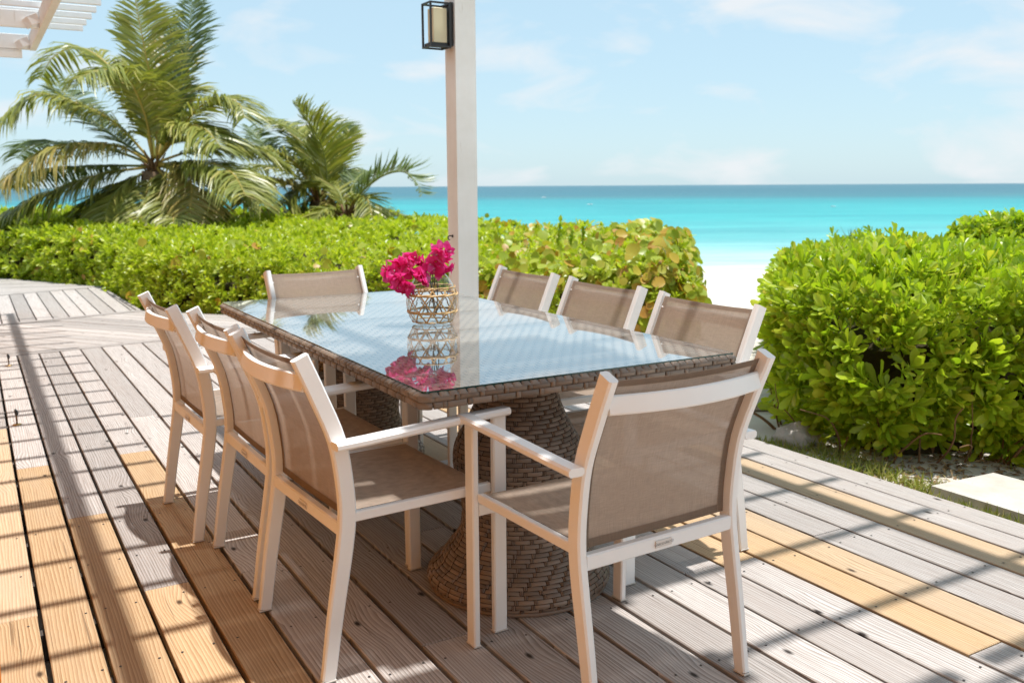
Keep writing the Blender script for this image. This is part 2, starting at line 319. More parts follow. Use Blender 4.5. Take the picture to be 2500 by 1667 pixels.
# ------------------------------------------------------------------ helpers: objects
def link(name, me, parent=None, mat=None, kind=None, label=None, cat=None, group=None):
    o = bpy.data.objects.new(name, me); COL.objects.link(o)
    if parent is not None: o.parent = parent
    if mat is not None and me is not None and not me.materials: me.materials.append(MATS[mat])
    if kind: o['kind'] = kind
    if label: o['label'] = label
    if cat: o['category'] = cat
    if group: o['group'] = group
    return o
def thing(name, label, cat, loc=(0, 0, 0), rz=0.0, group=None):
    o = link(name, None, label=label, cat=cat, group=group)
    o.location = loc; o.rotation_euler = (0, 0, rz); o.empty_display_size = 0.1
    return o
class MB:
    def __init__(s): s.v = []; s.f = []; s.mi = []; s.sm = []
    def add(s, V, F, mi=0, smooth=False):
        b = len(s.v); s.v += [tuple(map(float, p)) for p in V]
        for f in F: s.f.append(tuple(i+b for i in f)); s.mi.append(mi); s.sm.append(smooth)
        return s
    def box(s, lo, hi, bev=0.0, mi=0):
        x0, y0, z0 = lo; x1, y1, z1 = hi
        if bev <= 0:
            V = [(x0, y0, z0), (x1, y0, z0), (x1, y1, z0), (x0, y1, z0), (x0, y0, z1), (x1, y0, z1), (x1, y1, z1), (x0, y1, z1)]
            return s.add(V, [(0, 3, 2, 1), (4, 5, 6, 7), (0, 1, 5, 4), (1, 2, 6, 5), (2, 3, 7, 6), (3, 0, 4, 7)], mi)
        b = bev
        V = [(x0+b, y0+b, z0), (x1-b, y0+b, z0), (x1-b, y1-b, z0), (x0+b, y1-b, z0),
             (x0, y0, z0+b), (x1, y0, z0+b), (x1, y1, z0+b), (x0, y1, z0+b),
             (x0, y0, z1-b), (x1, y0, z1-b), (x1, y1, z1-b), (x0, y1, z1-b),
             (x0+b, y0+b, z1), (x1-b, y0+b, z1), (x1-b, y1-b, z1), (x0+b, y1-b, z1)]
        F = [(0, 3, 2, 1), (12, 13, 14, 15)]
        for k in range(3):
            for i in range(4):
                j = (i+1) % 4; F.append((4*k+i, 4*k+j, 4*k+4+j, 4*k+4+i))
        return s.add(V, F, mi)
    def sweep(s, path, side, a, b, bev=0.004, mi=0, smooth=False, scale=None):
        """rounded-rectangle bar: width a along 'side', depth b across"""
        P = [np.asarray(p, float) for p in path]; side = np.asarray(side, float); n = len(P)
        ha, hb = a/2, b/2; e = min(bev, ha*0.9, hb*0.9)
        prof = [(-ha+e, -hb), (ha-e, -hb), (ha, -hb+e), (ha, hb-e), (ha-e, hb), (-ha+e, hb), (-ha, hb-e), (-ha, -hb+e)]
        V = []; F = []
        for i in range(n):
            T = P[min(i+1, n-1)]-P[max(i-1, 0)]; T /= np.linalg.norm(T)
            S = side - T*(side @ T); S /= np.linalg.norm(S); Nn = np.cross(T, S)
            k = scale[i] if scale else 1.0
            V += [P[i]+S*x*k+Nn*y*k for x, y in prof]
        m = len(prof)
        for i in range(n-1):
            for j in range(m):
                jj = (j+1) % m; F.append((i*m+j, i*m+jj, (i+1)*m+jj, (i+1)*m+j))
        F.append(tuple(range(m-1, -1, -1))); F.append(tuple((n-1)*m+j for j in range(m)))
        return s.add(V, F, mi, smooth)
    def tube(s, path, r, seg=6, mi=0, smooth=True):
        P = [np.asarray(p, float) for p in path]; n = len(P)
        rr = r if isinstance(r, (list, tuple)) else [r]*n
        V = []; F = []; S = None
        for i in range(n):
            T = P[min(i+1, n-1)]-P[max(i-1, 0)]; T /= (np.linalg.norm(T)+1e-12)
            if S is None:
                S = np.cross(T, (0, 0, 1.0)) if abs(T[2]) < 0.9 else np.cross(T, (1.0, 0, 0))
            S = S - T*(S @ T); S /= np.linalg.norm(S); Nn = np.cross(T, S)
            for k in range(seg):
                a = 2*math.pi*k/seg; V.append(P[i]+(S*math.cos(a)+Nn*math.sin(a))*rr[i])
        for i in range(n-1):
            for k in range(seg):
                kk = (k+1) % seg; F.append((i*seg+k, i*seg+kk, (i+1)*seg+kk, (i+1)*seg+k))
        F.append(tuple(range(seg-1, -1, -1))); F.append(tuple((n-1)*seg+k for k in range(seg)))
        return s.add(V, F, mi, smooth)
    def lathe(s, prof, seg=32, c=(0, 0, 0), mi=0, smooth=True, cap=True):
        V = []; F = []
        for r, z in prof:
            for k in range(seg):
                a = 2*math.pi*k/seg; V.append((c[0]+r*math.cos(a), c[1]+r*math.sin(a), c[2]+z))
        for i in range(len(prof)-1):
            for k in range(seg):
                kk = (k+1) % seg; F.append((i*seg+k, i*seg+kk, (i+1)*seg+kk, (i+1)*seg+k))
        if cap:
            F.append(tuple(range(seg-1, -1, -1))); F.append(tuple((len(prof)-1)*seg+k for k in range(seg)))
        return s.add(V, F, mi, smooth)
    def mesh(s, name, mats):
        me = bpy.data.meshes.new(name); me.from_pydata(s.v, [], s.f)
        for m in ([mats] if isinstance(mats, str) else mats): me.materials.append(MATS[m])
        me.polygons.foreach_set('material_index', s.mi); me.polygons.foreach_set('use_smooth', s.sm); me.update(); return me
    def build(s, name, mats, parent=None, **kw): return link(name, s.mesh(name, mats), parent, **kw)

def np_mesh(name, V, F, mat, smooth=True):
    """V (n,3), F (m,k) numpy"""
    me = bpy.data.meshes.new(name); n, m, k = len(V), len(F), F.shape[1]
    me.vertices.add(n); me.vertices.foreach_set('co', np.ascontiguousarray(V, dtype=np.float32).ravel())
    me.loops.add(m*k); me.loops.foreach_set('vertex_index', np.ascontiguousarray(F, dtype=np.int32).ravel())
    me.polygons.add(m); me.polygons.foreach_set('loop_start', np.arange(0, m*k, k, dtype=np.int32))
    me.polygons.foreach_set('use_smooth', np.full(m, smooth))
    me.materials.append(MATS[mat]); me.update(); me.validate(); return me
def instances(tV, tF, M, S=None):
    """template (n,3),(m,k) + M (N,4,4) -> joined arrays"""
    N, n = len(M), len(tV)
    V = np.einsum('nij,vj->nvi', M[:, :3, :3], tV) + M[:, None, :3, 3]
    F = tF[None] + (np.arange(N)*n)[:, None, None]
    return V.reshape(-1, 3), F.reshape(-1, tF.shape[1])
def frames(pos, ydir, updir, scale):
    """4x4 matrices: local +y along ydir, +z near updir"""
    y = ydir/np.linalg.norm(ydir, axis=1, keepdims=True)
    x = np.cross(y, updir); x /= (np.linalg.norm(x, axis=1, keepdims=True)+1e-9); z = np.cross(x, y)
    sc = np.asarray(scale); sc = sc[:, None] if sc.ndim == 1 else sc
    M = np.zeros((len(pos), 4, 4)); M[:, :3, 0] = x*sc[:, :1]; M[:, :3, 1] = y*sc[:, -1:]; M[:, :3, 2] = z*sc[:, :1]; M[:, :3, 3] = pos; M[:, 3, 3] = 1
    return M

# ------------------------------------------------------------------ ground and sea
SEA_Z = -3.0
def ground_z(u, v=0.0):
    if u < 7: z = -0.12
    elif u < 50: z = -0.12 - (u-7)/43*3.08
    else: z = -3.2 - (u-50)*0.06
    return z + (0.05*math.sin(u*0.7+v*0.35)*math.sin(v*0.5+1) if u > 9 else 0)
us = [-70, -30, -10] + [x*0.8 for x in range(-8, 80)] + [66, 70, 76, 84]
vsx = [-160, -100, -60, -35] + [x*1.1 for x in range(-22, 28)] + [45, 70, 110, 170]
V = np.array([fr(u, v, ground_z(u, v)) for u in us for v in vsx]); nv = len(vsx)
F = np.array([(i*nv+j, i*nv+j+1, (i+1)*nv+j+1, (i+1)*nv+j) for i in range(len(us)-1) for j in range(nv-1)])
g = link('sand_ground', np_mesh('sand_ground', V, F, 'sand'), kind='structure', label='pale beach sand sloping from the deck down to the sea')
su = [40, 60, 90, 150, 300, 800, 3000, 12000, 40000]; sv = [-40000, -8000, -1500, -300, 0, 300, 1500, 8000, 40000]
V = np.array([(v, u, 0) for u in su for v in sv], float)
F = np.array([(i*9+j, i*9+j+1, (i+1)*9+j+1, (i+1)*9+j) for i in range(8) for j in range(8)])
sea = link('sea', np_mesh('sea', V, F, 'sea_water'), kind='structure', label='turquoise sea deepening to blue at the horizon')
sea.location = (0, 0, SEA_Z); sea.rotation_euler = (0, 0, YAW)
# a few small breakers on the reef
rr = random.Random(3)
for (px, py, w, lab) in ((1328, 482, 12, 'tiny white breaking wave on the sea nearest the right of the white post'), (1440, 499, 14, 'tiny white breaking wave over the middle armchairs, closest to shore of the three'), (2034, 504, 10, 'tiny white breaking wave above the bushy hedge at right')):
    c = on(px, py, SEA_Z+0.1); u = (c @ FH); ln = w*u/F_PX
    mb = MB(); pts = [c + RH*ln*(k/8-0.5) + FH*rr.uniform(-1, 1)*u*0.004 for k in range(9)]
    mb.tube(pts, [0.02] + [0.10*u/250*rr.uniform(0.6, 1.4) for _ in range(7)] + [0.02], 5)
    mb.build('breaking_wave', 'foam', label=lab, cat='wave', group='small breaking waves far out')

# ------------------------------------------------------------------ deck
deck = link('deck', None, kind='structure', label='timber deck of weathered and newer boards')
def board(poly, z, th, mat, bev=0.0025, name='deck_board', parent=deck):
    """a board from a convex outline (counter-clockwise), origin at its centre, long axis as local y"""
    P = np.array(poly, float); e = np.roll(P, -1, 0)-P; L = np.linalg.norm(e, axis=1); d = e[L.argmax()]/L.max()
    if d[1] < 0: d = -d
    c = P.mean(0); ang = math.atan2(-d[0], d[1]); ca, sa = math.cos(-ang), math.sin(-ang)
    Q = (P-c) @ np.array([[ca, sa], [-sa, ca]])
    n = len(Q); cen = Q.mean(0)
    def inset(q, b):
        out = []
        for i in range(n):
            p0, p1, p2 = q[i-1], q[i], q[(i+1) % n]
            a = (p1-p0)/np.linalg.norm(p1-p0); bb = (p2-p1)/np.linalg.norm(p2-p1)
            n1 = np.array([-a[1], a[0]]); n2 = np.array([-bb[1], bb[0]])
            k = n1+n2; k /= max(0.3, (k @ n1)); out.append(p1+k*b)
        return out
    Qi = inset(Q, bev)
    V = [(q[0], q[1], -th) for q in Q] + [(q[0], q[1], -bev) for q in Q] + [(q[0], q[1], 0) for q in Qi]
    Fc = [tuple(range(n-1, -1, -1)), tuple(2*n+i for i in range(n))]
    for k in range(2):
        for i in range(n):
            j = (i+1) % n; Fc.append((k*n+i, k*n+j, (k+1)*n+j, (k+1)*n+i))
    me = bpy.data.meshes.new(name); me.from_pydata(V, [], Fc); me.update()
    o = link(name, me, parent, mat); o.location = (c[0], c[1], z); o.rotation_euler = (0, 0, ang); return o
GX = [-0.40, -0.235, -0.08, .078, .227, .382, .535, .693, .853, 1.015, 1.181, 1.346, 1.509, 1.671, 1.839, 2.003, 2.164, 2.32, 2.485, 2.648, 2.812, 2.98, 3.158, 3.30, 3.455]
W_, N_, T_ = 'weathered_wood', 'new_pine', 'tan_pine'
SPEC = {2: [(3.07, N_), (5.7, T_), (9, W_)], 3: [(0.9, N_), (4.82, N_), (9, W_)], 4: [(3.96, N_), (9, W_)], 5: [(1.2, N_), (3.09, N_), (9, W_)], 6: [(4.83, N_), (9, W_)],
        7: [(3.07, W_), (5.6, W_), (9, W_)], 14: [(3.9, W_), (5.2, N_), (9, W_)], 16: [(2.26, W_), (4.6, N_), (9, W_)], 17: [(1.44, W_), (5.0, N_), (9, W_)], 18: [(3.9, T_), (9, W_)], 19: [(2.29, W_), (9, W_)],
        21: [(4.3, T_), (9, W_)], 8: [(4.4, W_), (9, W_)]}
JO = [-1.5+0.41*k for k in range(25)]
def b1(x): return 8.26+0.11*x
for k in range(len(GX)-1):
    x0, x1 = GX[k]+R_.uniform(.0055, .0085), GX[k+1]-R_.uniform(.0055, .0085)
    sp = SPEC.get(k) or ([(R_.choice([0.64, 1.46, 2.28, 3.1]), W_), (R_.choice([4.7, 5.6]), W_), (9, W_)] if R_.random() < .8 else [(3.9, W_), (9, W_)])
    ya = -1.6
    for (yb, m) in sp:
        ye = min(yb, 99) if yb < 9 else None
        e0, e1 = (ye-0.0015, ye-0.0015) if ye else (b1(x0)-.055, b1(x1)-.055)
        sk = R_.uniform(-.0012, .0012)
        board([(x0+sk, ya+.0015), (x1+sk, ya+.0015), (x1-sk, e1), (x0-sk, e0)], -R_.uniform(0, .0022), .032, m)
        ya = ye
# framing boards across the walkway
def strip(a, b, w, mat=W_, z=0.004, name='border_board'):
    a = np.array(a); b = np.array(b); d = (b-a)/np.linalg.norm(b-a); nn = np.array([-d[1], d[0]])*w/2
    board([a-nn, b-nn, b+nn, a+nn], z, .036, mat, name=name)
strip((-.4, b1(-.4)), (3.45, b1(3.45)), .10); strip((-.4, 10.06), (1.52, 10.6), .10); strip((-.4, 12.9), (1.44, 13.53), .10)
strip((1.50, 10.66), (1.435, 13.44), .04)
def clip(poly, a, b, c):
    """keep a*x+b*y<=c"""
    out = []
    for i in range(len(poly)):
        p, q = poly[i], poly[(i+1) % len(poly)]; dp = a*p[0]+b*p[1]-c; dq = a*q[0]+b*q[1]-c
        if dp <= 0: out.append(p)
        if dp*dq < 0:
            t_ = dp/(dp-dq); out.append((p[0]+(q[0]-p[0])*t_, p[1]+(q[1]-p[1])*t_))
    return out
def fill(poly, ang, pitch, gap, z, off=0.0):
    d = (math.cos(ang), math.sin(ang)); nn = (-d[1], d[0]); vals = [nn[0]*p[0]+nn[1]*p[1] for p in poly]
    k = math.floor((min(vals)-off)/pitch)
    while off+k*pitch < max(vals):
        lo, hi = off+k*pitch+gap/2, off+(k+1)*pitch-gap/2
        q = clip(clip(poly, nn[0], nn[1], hi), -nn[0], -nn[1], -lo); k += 1
        if len(q) >= 3:
            ar = 0.5*sum(q[i][0]*q[(i+1) % len(q)][1]-q[(i+1) % len(q)][0]*q[i][1] for i in range(len(q)))
            qq = [q[0]]
            for p in q[1:]:
                if math.dist(p, qq[-1]) > .012: qq.append(p)
            if math.dist(qq[0], qq[-1]) < .012: qq.pop()
            if len(qq) >= 3 and ar > .004: board(qq, z-R_.uniform(0, .002), .032, W_)
fill([(-.4, 8.275), (3.45, 8.695), (2.23, 9.75), (1.56, 10.55), (-.4, 10.0)], math.radians(-53), .152, .010, 0.0)
fill([(-.4, 10.125), (1.47, 10.66), (1.405, 13.46), (-.4, 12.84)], math.radians(90.0), .155, .012, 0.0, off=-1.42+.155*0)
fill([(-.4, 12.97), (1.44, 13.60), (.30, 15.7), (-1.6, 17.2), (-1.6, 13.4)], math.radians(-16), .150, .010, 0.0)
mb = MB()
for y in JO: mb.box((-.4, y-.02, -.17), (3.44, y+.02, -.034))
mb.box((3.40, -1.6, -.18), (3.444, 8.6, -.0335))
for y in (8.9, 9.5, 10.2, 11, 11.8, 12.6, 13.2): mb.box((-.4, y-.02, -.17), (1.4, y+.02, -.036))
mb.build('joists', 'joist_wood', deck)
mb = MB(); mb.box((-.45, -1.7, -.215), (3.40, 8.7, -.19)); mb.build('shade_sheet', 'shade_sheet', kind='structure', label='dark sheet added beneath the deck to keep its gaps shaded')  # dark sheet added so bright sand does not show through the gaps
mb = MB()
for k in range(2, len(GX)-1):
    for y in JO[4:22]:
        if y > b1(GX[k])-.1: continue
        for fx in (.2, .8):
            if R_.random() < .12: continue
            x = GX[k]+(GX[k+1]-GX[k])*fx+R_.uniform(-.008, .008); yy = y+R_.uniform(-.012, .012); r = .0042
            mb.add([(x+r*math.cos(a*math.pi/3), yy+r*math.sin(a*math.pi/3), .0009) for a in range(6)], [tuple(range(6))])
mb.build('screw_heads', 'screw_steel', deck, kind='stuff')

# ------------------------------------------------------------------ house wall beside the deck
house = thing('house', 'orange plastered house wall at the left edge of the deck', 'house')
mb = MB(); mb.box((-.60, -4, -.2), (-.30, 11.2, 3.1)); mb.build('wall', 'orange_plaster', house)
mb = MB(); mb.box((-.30, 2.62, -.1), (-.038, 2.9, 2.9), .004); mb.build('pilaster', 'orange_plaster', house)

# ------------------------------------------------------------------ slatted pergola along the house wall
pl = thing('wall_pergola', 'white slatted pergola high on the left, its beam end and slats above the palm', 'pergola')
mb = MB(); mb.box((.675, -2, 2.70), (.737, 10.92, 2.848), .004); mb.build('beam', 'white_paint', pl)
sm = MB(); sm.box((-.298, -.021, 0), (1.13, .021, .05), .003); slat_me = sm.mesh('slat', 'white_paint')
y = 10.37; k = 0
while y > -1.5:
    o = link('slat', slat_me, pl); o.location = (R_.uniform(-.006, .006), y, 2.850); y -= .372; k += 1
for y, z0, z1 in ((10.86, 2.70, 2.845), (9.42, 2.70, 2.845), (7.6, 2.70, 2.845), (5.8, 2.70, 2.845), (4.0, 2.70, 2.845), (2.2, 2.70, 2.845)):
    mb = MB(); mb.box((-.298, y-.022, z0), (.673, y+.022, z1), .003); mb.build('rafter', 'white_paint', pl)
mb = MB(); mb.box((-.298, 10.84, 2.615), (.60, 10.882, 2.698), .003); mb.build('fascia_board', 'white_paint', pl)
for y in (10.78, 9.34, 7.52):
    mb = MB(); mb.sweep([(.56, y+.03, 2.72), (.60, y+.0, 2.75), (.672, y-.02, 2.78)], (0, 0, 1), .09, .02, .003); mb.build('bracket', 'white_paint', pl)

# ------------------------------------------------------------------ pergola over the table: one post in view
pg = thing('table_pergola', 'white square wooden post behind the far right corner of the table', 'post')
PX, PY = 2.627, 5.17
mb = MB(); mb.box((PX, PY, -.1), (PX+.14, PY+.14, 2.80), .006); mb.build('post', 'white_paint', pg)
mb = MB(); mb.box((PX, -1.9, -.1), (PX+.14, -1.76, 2.80), .006); mb.build('post', 'white_paint', pg)
mb = MB(); mb.box((3.42, -2.1, 2.802), (3.50, 5.4, 2.95), .004); mb.build('beam', 'white_paint', pg)
mb = MB(); mb.box((1.50, -2.1, 2.802), (1.56, 5.4, 2.95), .004); mb.build('beam', 'white_paint', pg)
for y in (5.22, 1.2, -1.83):
    mb = MB(); mb.box((1.40, y-.03, 2.70), (PX-.002, y+.03, 2.80), .003); mb.box((PX+.142, y-.03, 2.70), (3.5, y+.03, 2.80), .003); mb.build('tie_beam', 'white_paint', pg)
sm = MB(); sm.box((1.30, -.022, 0), (3.75, .022, .05), .003); s2 = sm.mesh('slat', 'white_paint')
y = 5.33
while y > -2:
    o = link('slat', s2, pg); o.location = (0, y, 2.952); y -= .47
# unseen boards added to darken the near deck, small gaps left between them
y = 5.36
rr = random.Random(21)
while y > -2:
    w = rr.choice([.14, .14, .19]); g_ = rr.choice([.012, .018, .028, .06])
    x0 = 1.02+rr.uniform(-.05, .05) if rr.random() < .7 else 1.35; x1 = 2.10+rr.uniform(-.06, .10)
    
    if y < 1.1 or y > 2.75: y -= w+g_; continue
    mb = MB(); mb.box((x0, y-w, 3.004), (x1, y, 3.026), .002); mb.build('shade_board', 'white_paint', pg); y -= w+g_

# bracket lantern on the post
ln = thing('wall_lantern', 'black box frame lantern with cream glass high on the white post', 'lantern', (PX, PY+.07, 2.135))
mb = MB(); mb.box((-.022, -.05, .012), (-.001, .05, .268), .003); mb.build('back_plate', 'black_metal', ln)
mb = MB(); t_ = .011; X0, X1, Y0, Y1, Z0, Z1 = -.160, -.022, -.062, .062, 0.0, .262
for xx in (X0, X1-t_):
    for yy in (Y0, Y1-t_): mb.box((xx, yy, Z0), (xx+t_, yy+t_, Z1))
for zz in (Z0, Z1-t_):
    for yy in (Y0, Y1-t_): mb.box((X0+t_, yy+.0004, zz+.0004), (X1-t_, yy+t_-.0004, zz+t_-.0004))
    for xx in (X0, X1-t_): mb.box((xx+.0004, Y0+t_, zz+.0004), (xx+t_-.0004, Y1-t_, zz+t_-.0004))
mb.build('frame', 'black_metal', ln)
mb = MB(); mb.box((-.128, -.040, .028), (-.040, .040, .232), .004); mb.build('glass_panel', 'candle_glass', ln)
mb = MB(); mb.box((-.15, -.045, .0115), (-.03, .045, .029), .002); mb.build('tray', 'black_metal', ln)
# little dark hook on the post
hk = thing('post_hook', 'small dark hook screwed into the white post above the flowers', 'hook', (PX-.001, PY+.075, 1.0))
mb = MB(); mb.tube([(0, 0, 0), (-.02, 0, .004), (-.034, 0, -.004), (-.03, 0, -.02), (-.02, 0, -.022)], .0045, 6); mb.build('hook', 'black_metal', hk)
mb = MB(); mb.lathe([(.009, -.003), (.009, .003)], 10); o = mb.build('base', 'black_metal', hk); o.rotation_euler = (0, math.pi/2, 0)

# door holders on the deck
for (px, py, nm) in ((42, 1037, 'nearer'), (22, 893, 'farther')):
    b = on(px, py, 0.0)
    d_ = thing('deck_hook', f'{nm} of the two small brass and black door hooks on the deck at left', 'hook', (b[0], b[1], 0.0), group='door hooks on the deck')
    mb = MB(); mb.lathe([(.024, .001), (.024, .004), (.010, .007)], 16); mb.build('base', 'brass', d_)
    mb = MB(); mb.tube([(0, 0, .005), (0, 0, .06)], .005, 8); mb.build('stem', 'stem_brown', d_)
    mb = MB(); mb.tube([(0, 0, .055), (.003, 0, .065), (0, 0, .08), (-.003, 0, .092)], [.007, .010, .009, .004], 8); mb.build('tip', 'black_metal', d_)

# ------------------------------------------------------------------ dining chairs
RP = [(0, 0), (.028, .18), (.060, .36), (.071, .45), (.068, .54), (.050, .66), (.005, .78), (-.041, .8886)]   # rear leg and back post, (y, z)
def post_y(z):
    for (y0, z0), (y1, z1) in zip(RP, RP[1:]):
        if z0 <= z <= z1: return y0+(y1-y0)*(z-z0)/(z1-z0)
    return RP[-1][0]
XR, XF, FY = .2555, .272, .538
def smooth_path(pts, n=4):
    out = []
    P = [np.array(p, float) for p in pts]
    for i in range(len(P)-1):
        p0, p1, p2, p3 = P[max(i-1, 0)], P[i], P[i+1], P[min(i+2, len(P)-1)]
        for k in range(n):
            t = k/n; out.append(.5*((2*p1)+(-p0+p2)*t+(2*p0-5*p1+4*p2-p3)*t*t+(-p0+3*p1-3*p2+p3)*t**3))
    out.append(P[-1]); return out
SP = [(p[0], p[1]) for p in smooth_path([(y, z) for y, z in RP], 4)]
def py_s(z):
    for (y0, z0), (y1, z1) in zip(SP, SP[1:]):
        if z0 <= z <= z1: return y0+(y1-y0)*(z-z0)/(z1-z0+1e-9)
    return SP[-1][0]
CH = {}
for s, nm in ((-1, 'l'), (1, 'r')):
    mb = MB(); mb.sweep([(s*XR, y, z+.006 if z == 0 else z) for y, z in SP], (1, 0, 0), .027, .046, .005, scale=[.84+.16*min(1, z/.35) for y, z in SP])
    CH['rear'+nm] = mb.mesh('rear_leg', 'chair_frame')
    mb = MB(); mb.sweep([(s*XF, FY, .006), (s*XF, FY, .30), (s*XF, FY, .6635)], (1, 0, 0), .021, .044, .004); CH['front'+nm] = mb.mesh('front_leg', 'chair_frame')
    mb = MB(); mb.sweep([(s*.290, .030, .6545), (s*.288, .12, .657), (s*.286, .35, .668), (s*.283, .562, .675)], (1, 0, 0), .044, .0215, .006); CH['arm'+nm] = mb.mesh('armrest', 'chair_frame')
    mb = MB(); mb.sweep([(s*.2575, .082, .4465), (s*.2575, FY-.024, .4485)], (1, 0, 0), .02, .027, .003); CH['rail'+nm] = mb.mesh('seat_rail', 'chair_frame')
    mb = MB(); mb.box((s*XR-.0125, -.0205, 0), (s*XR+.0125, .0205, .0065), .002); CH['capr'+nm] = mb.mesh('foot_cap', 'cap_plastic'); mb = MB(); mb.box((s*XF-.0115, FY-.0230, 0), (s*XF+.0115, FY+.0230, .0065), .002)
    CH['caps'+nm] = mb.mesh('foot_cap', 'cap_plastic')
    mb = MB(); mb.box((s*(XR-.0085)-.002, -.041+.006, .8882), (s*(XR-.0085)+.002, -.041+.016, .8892), 0); CH['slot'+nm] = mb.mesh('slot', 'dark_slot')
mb = MB(); mb.sweep([(x, .060, .4145) for x in (-.2425, .2425)], (0, 0, 1), .040, .025, .004); CH['rear_rail'] = mb.mesh('rear_rail', 'chair_frame')
mb = MB(); mb.sweep([(x, FY-.012, .412) for x in (-.2615, .2615)], (0, 0, 1), .036, .022, .004); CH['front_rail'] = mb.mesh('front_rail', 'chair_frame')
zt = .818; mb = MB()
mb.sweep([(x, py_s(zt)-.012-.040*(1-(x/.2425)**2), zt) for x in np.linspace(-.2425, .2425, 17)], (0, 0.2, 1), .046, .019, .004); CH['top_rail'] = mb.mesh('top_rail', 'chair_frame')
def sheet(fn, nu, nv, mat, name):
    V = np.array([fn(i/nu, j/nv) for j in range(nv+1) for i in range(nu+1)])
    F = np.array([(j*(nu+1)+i, j*(nu+1)+i+1, (j+1)*(nu+1)+i+1, (j+1)*(nu+1)+i) for j in range(nv) for i in range(nu)])
    return np_mesh(name, V, F, mat)
def back_pt(a, b, off=0.0):
    x = -.2425+.485*a; z = .442+(.8765-.442)*b; k = 1-(x/.2425)**2
    return (x, py_s(z)+.006+off-.011*k*(.35+.65*b), z-.006*k*b)
CH['back'] = sheet(lambda a, b: back_pt(a, b), 14, 14, 'sling_fabric', 'back_sling')
def strip_sheet(fn, nu, nv, name): return sheet(fn, nu, nv, 'sling_hem', name)
CH['hem1'] = strip_sheet(lambda a, b: back_pt(.006+a*.042, b, -.0022), 2, 12, 'hem')
CH['hem2'] = strip_sheet(lambda a, b: back_pt(.952+a*.042, b, -.0022), 2, 12, 'hem')
CH['hem3'] = strip_sheet(lambda a, b: back_pt(.05+.90*a, b*.05, -.0022), 12, 2, 'hem')
CH['hem4'] = strip_sheet(lambda a, b: back_pt(.05+.90*a, .962+b*.036, -.0022), 12, 2, 'hem')
def seat_pt(a, b):
    x = -.2475+.495*a; y = .078+.452*b; k = 1-(x/.2475)**2
    return (x, y, .4605-.010*k*math.sin(math.pi*min(1, b*1.02))**.7-.02*max(0, (b-.95)/.05)**2)
CH['seat'] = sheet(seat_pt, 12, 16, 'sling_fabric', 'seat_sling')
CH['seat_lip'] = strip_sheet(lambda a, b: (seat_pt(a, 1)[0], .530+.004*math.sin(b*3), .4405-.016*b), 12, 2, 'hem')
mb = MB(); mb.box((-.027, .0438, .405), (.027, .0476, .424), .001); CH['plate'] = mb.mesh('name_plate', 'plate_metal')
fc = bpy.data.curves.new('print', 'FONT'); fc.body = 'GardenArt\u00ae'; fc.size = .0115; fc.align_x = 'CENTER'; fc.align_y = 'CENTER'; fc.small_caps_scale = .78
for i, ch in enumerate(fc.body_format):
    ch.use_small_caps = True
fo = bpy.data.objects.new('print', fc); COL.objects.link(fo)
dg = bpy.context.evaluated_depsgraph_get(); dg.update()
CH['print'] = bpy.data.meshes.new_from_object(fo.evaluated_get(dg)); CH['print'].materials.clear(); CH['print'].materials.append(MATS['print_grey'])
bpy.data.objects.remove(fo)
def chair(x, y, rz, label, write=True):
    c = thing('dining_chair', label, 'chair', (x, y, 0.0015), rz, 'chairs around the dining table')
    for k, nm in (('rearl', 'rear_leg'), ('rearr', 'rear_leg'), ('frontl', 'front_leg'), ('frontr', 'front_leg'), ('arml', 'armrest'), ('armr', 'armrest'), ('raill', 'seat_rail'), ('railr', 'seat_rail'), ('rear_rail', 'rear_rail'), ('front_rail', 'front_rail'), ('top_rail', 'top_rail')):
        o = link(nm, CH[k], c)
        if k[:4] == 'rear' and k[4:] in 'lr': link('slot', CH['slot'+k[-1]], o); link('foot_cap', CH['capr'+k[-1]], o)
        if k[:5] == 'front' and k[5:] in 'lr': link('foot_cap', CH['caps'+k[-1]], o)
        if k == 'rear_rail':
            pt = link('name_plate', CH['plate'], o)
            if write:
                tx = link('lettering', CH['print'], o); tx.location = (0, .0434, .4145); tx.rotation_euler = (math.pi/2, 0, 0)
    bk = link('back_sling', CH['back'], c); st = link('seat_sling', CH['seat'], c); link('hem', CH['seat_lip'], st)
    for k in ('hem1', 'hem2', 'hem3', 'hem4'): link('hem', CH[k], bk)
    return c
H = math.pi/2
chair(1.45, 1.68, .052, 'taupe sling armchair at the near end of the table, its back to the camera')
chair(.7055, 2.483, -H+.058, 'left side armchair nearest the camera, taupe sling back with cream frame')
chair(.692, 3.086, -H+.02, 'middle of the three armchairs along the left side of the table')
chair(.6246, 3.694, -H+.03, 'left side armchair farthest from the camera, out over the open deck')
chair(2.3757, 3.98, H, 'right side armchair farthest from the camera, next to the white post')
chair(2.3551, 3.2818, H, 'middle of the three armchairs along the right side of the table')
chair(2.3207, 2.5819, H+.01, 'right side armchair nearest the camera, beside the bushy green hedge')
chair(1.525, 4.61, math.pi+.10, 'armchair at the far end of the table, facing the camera')

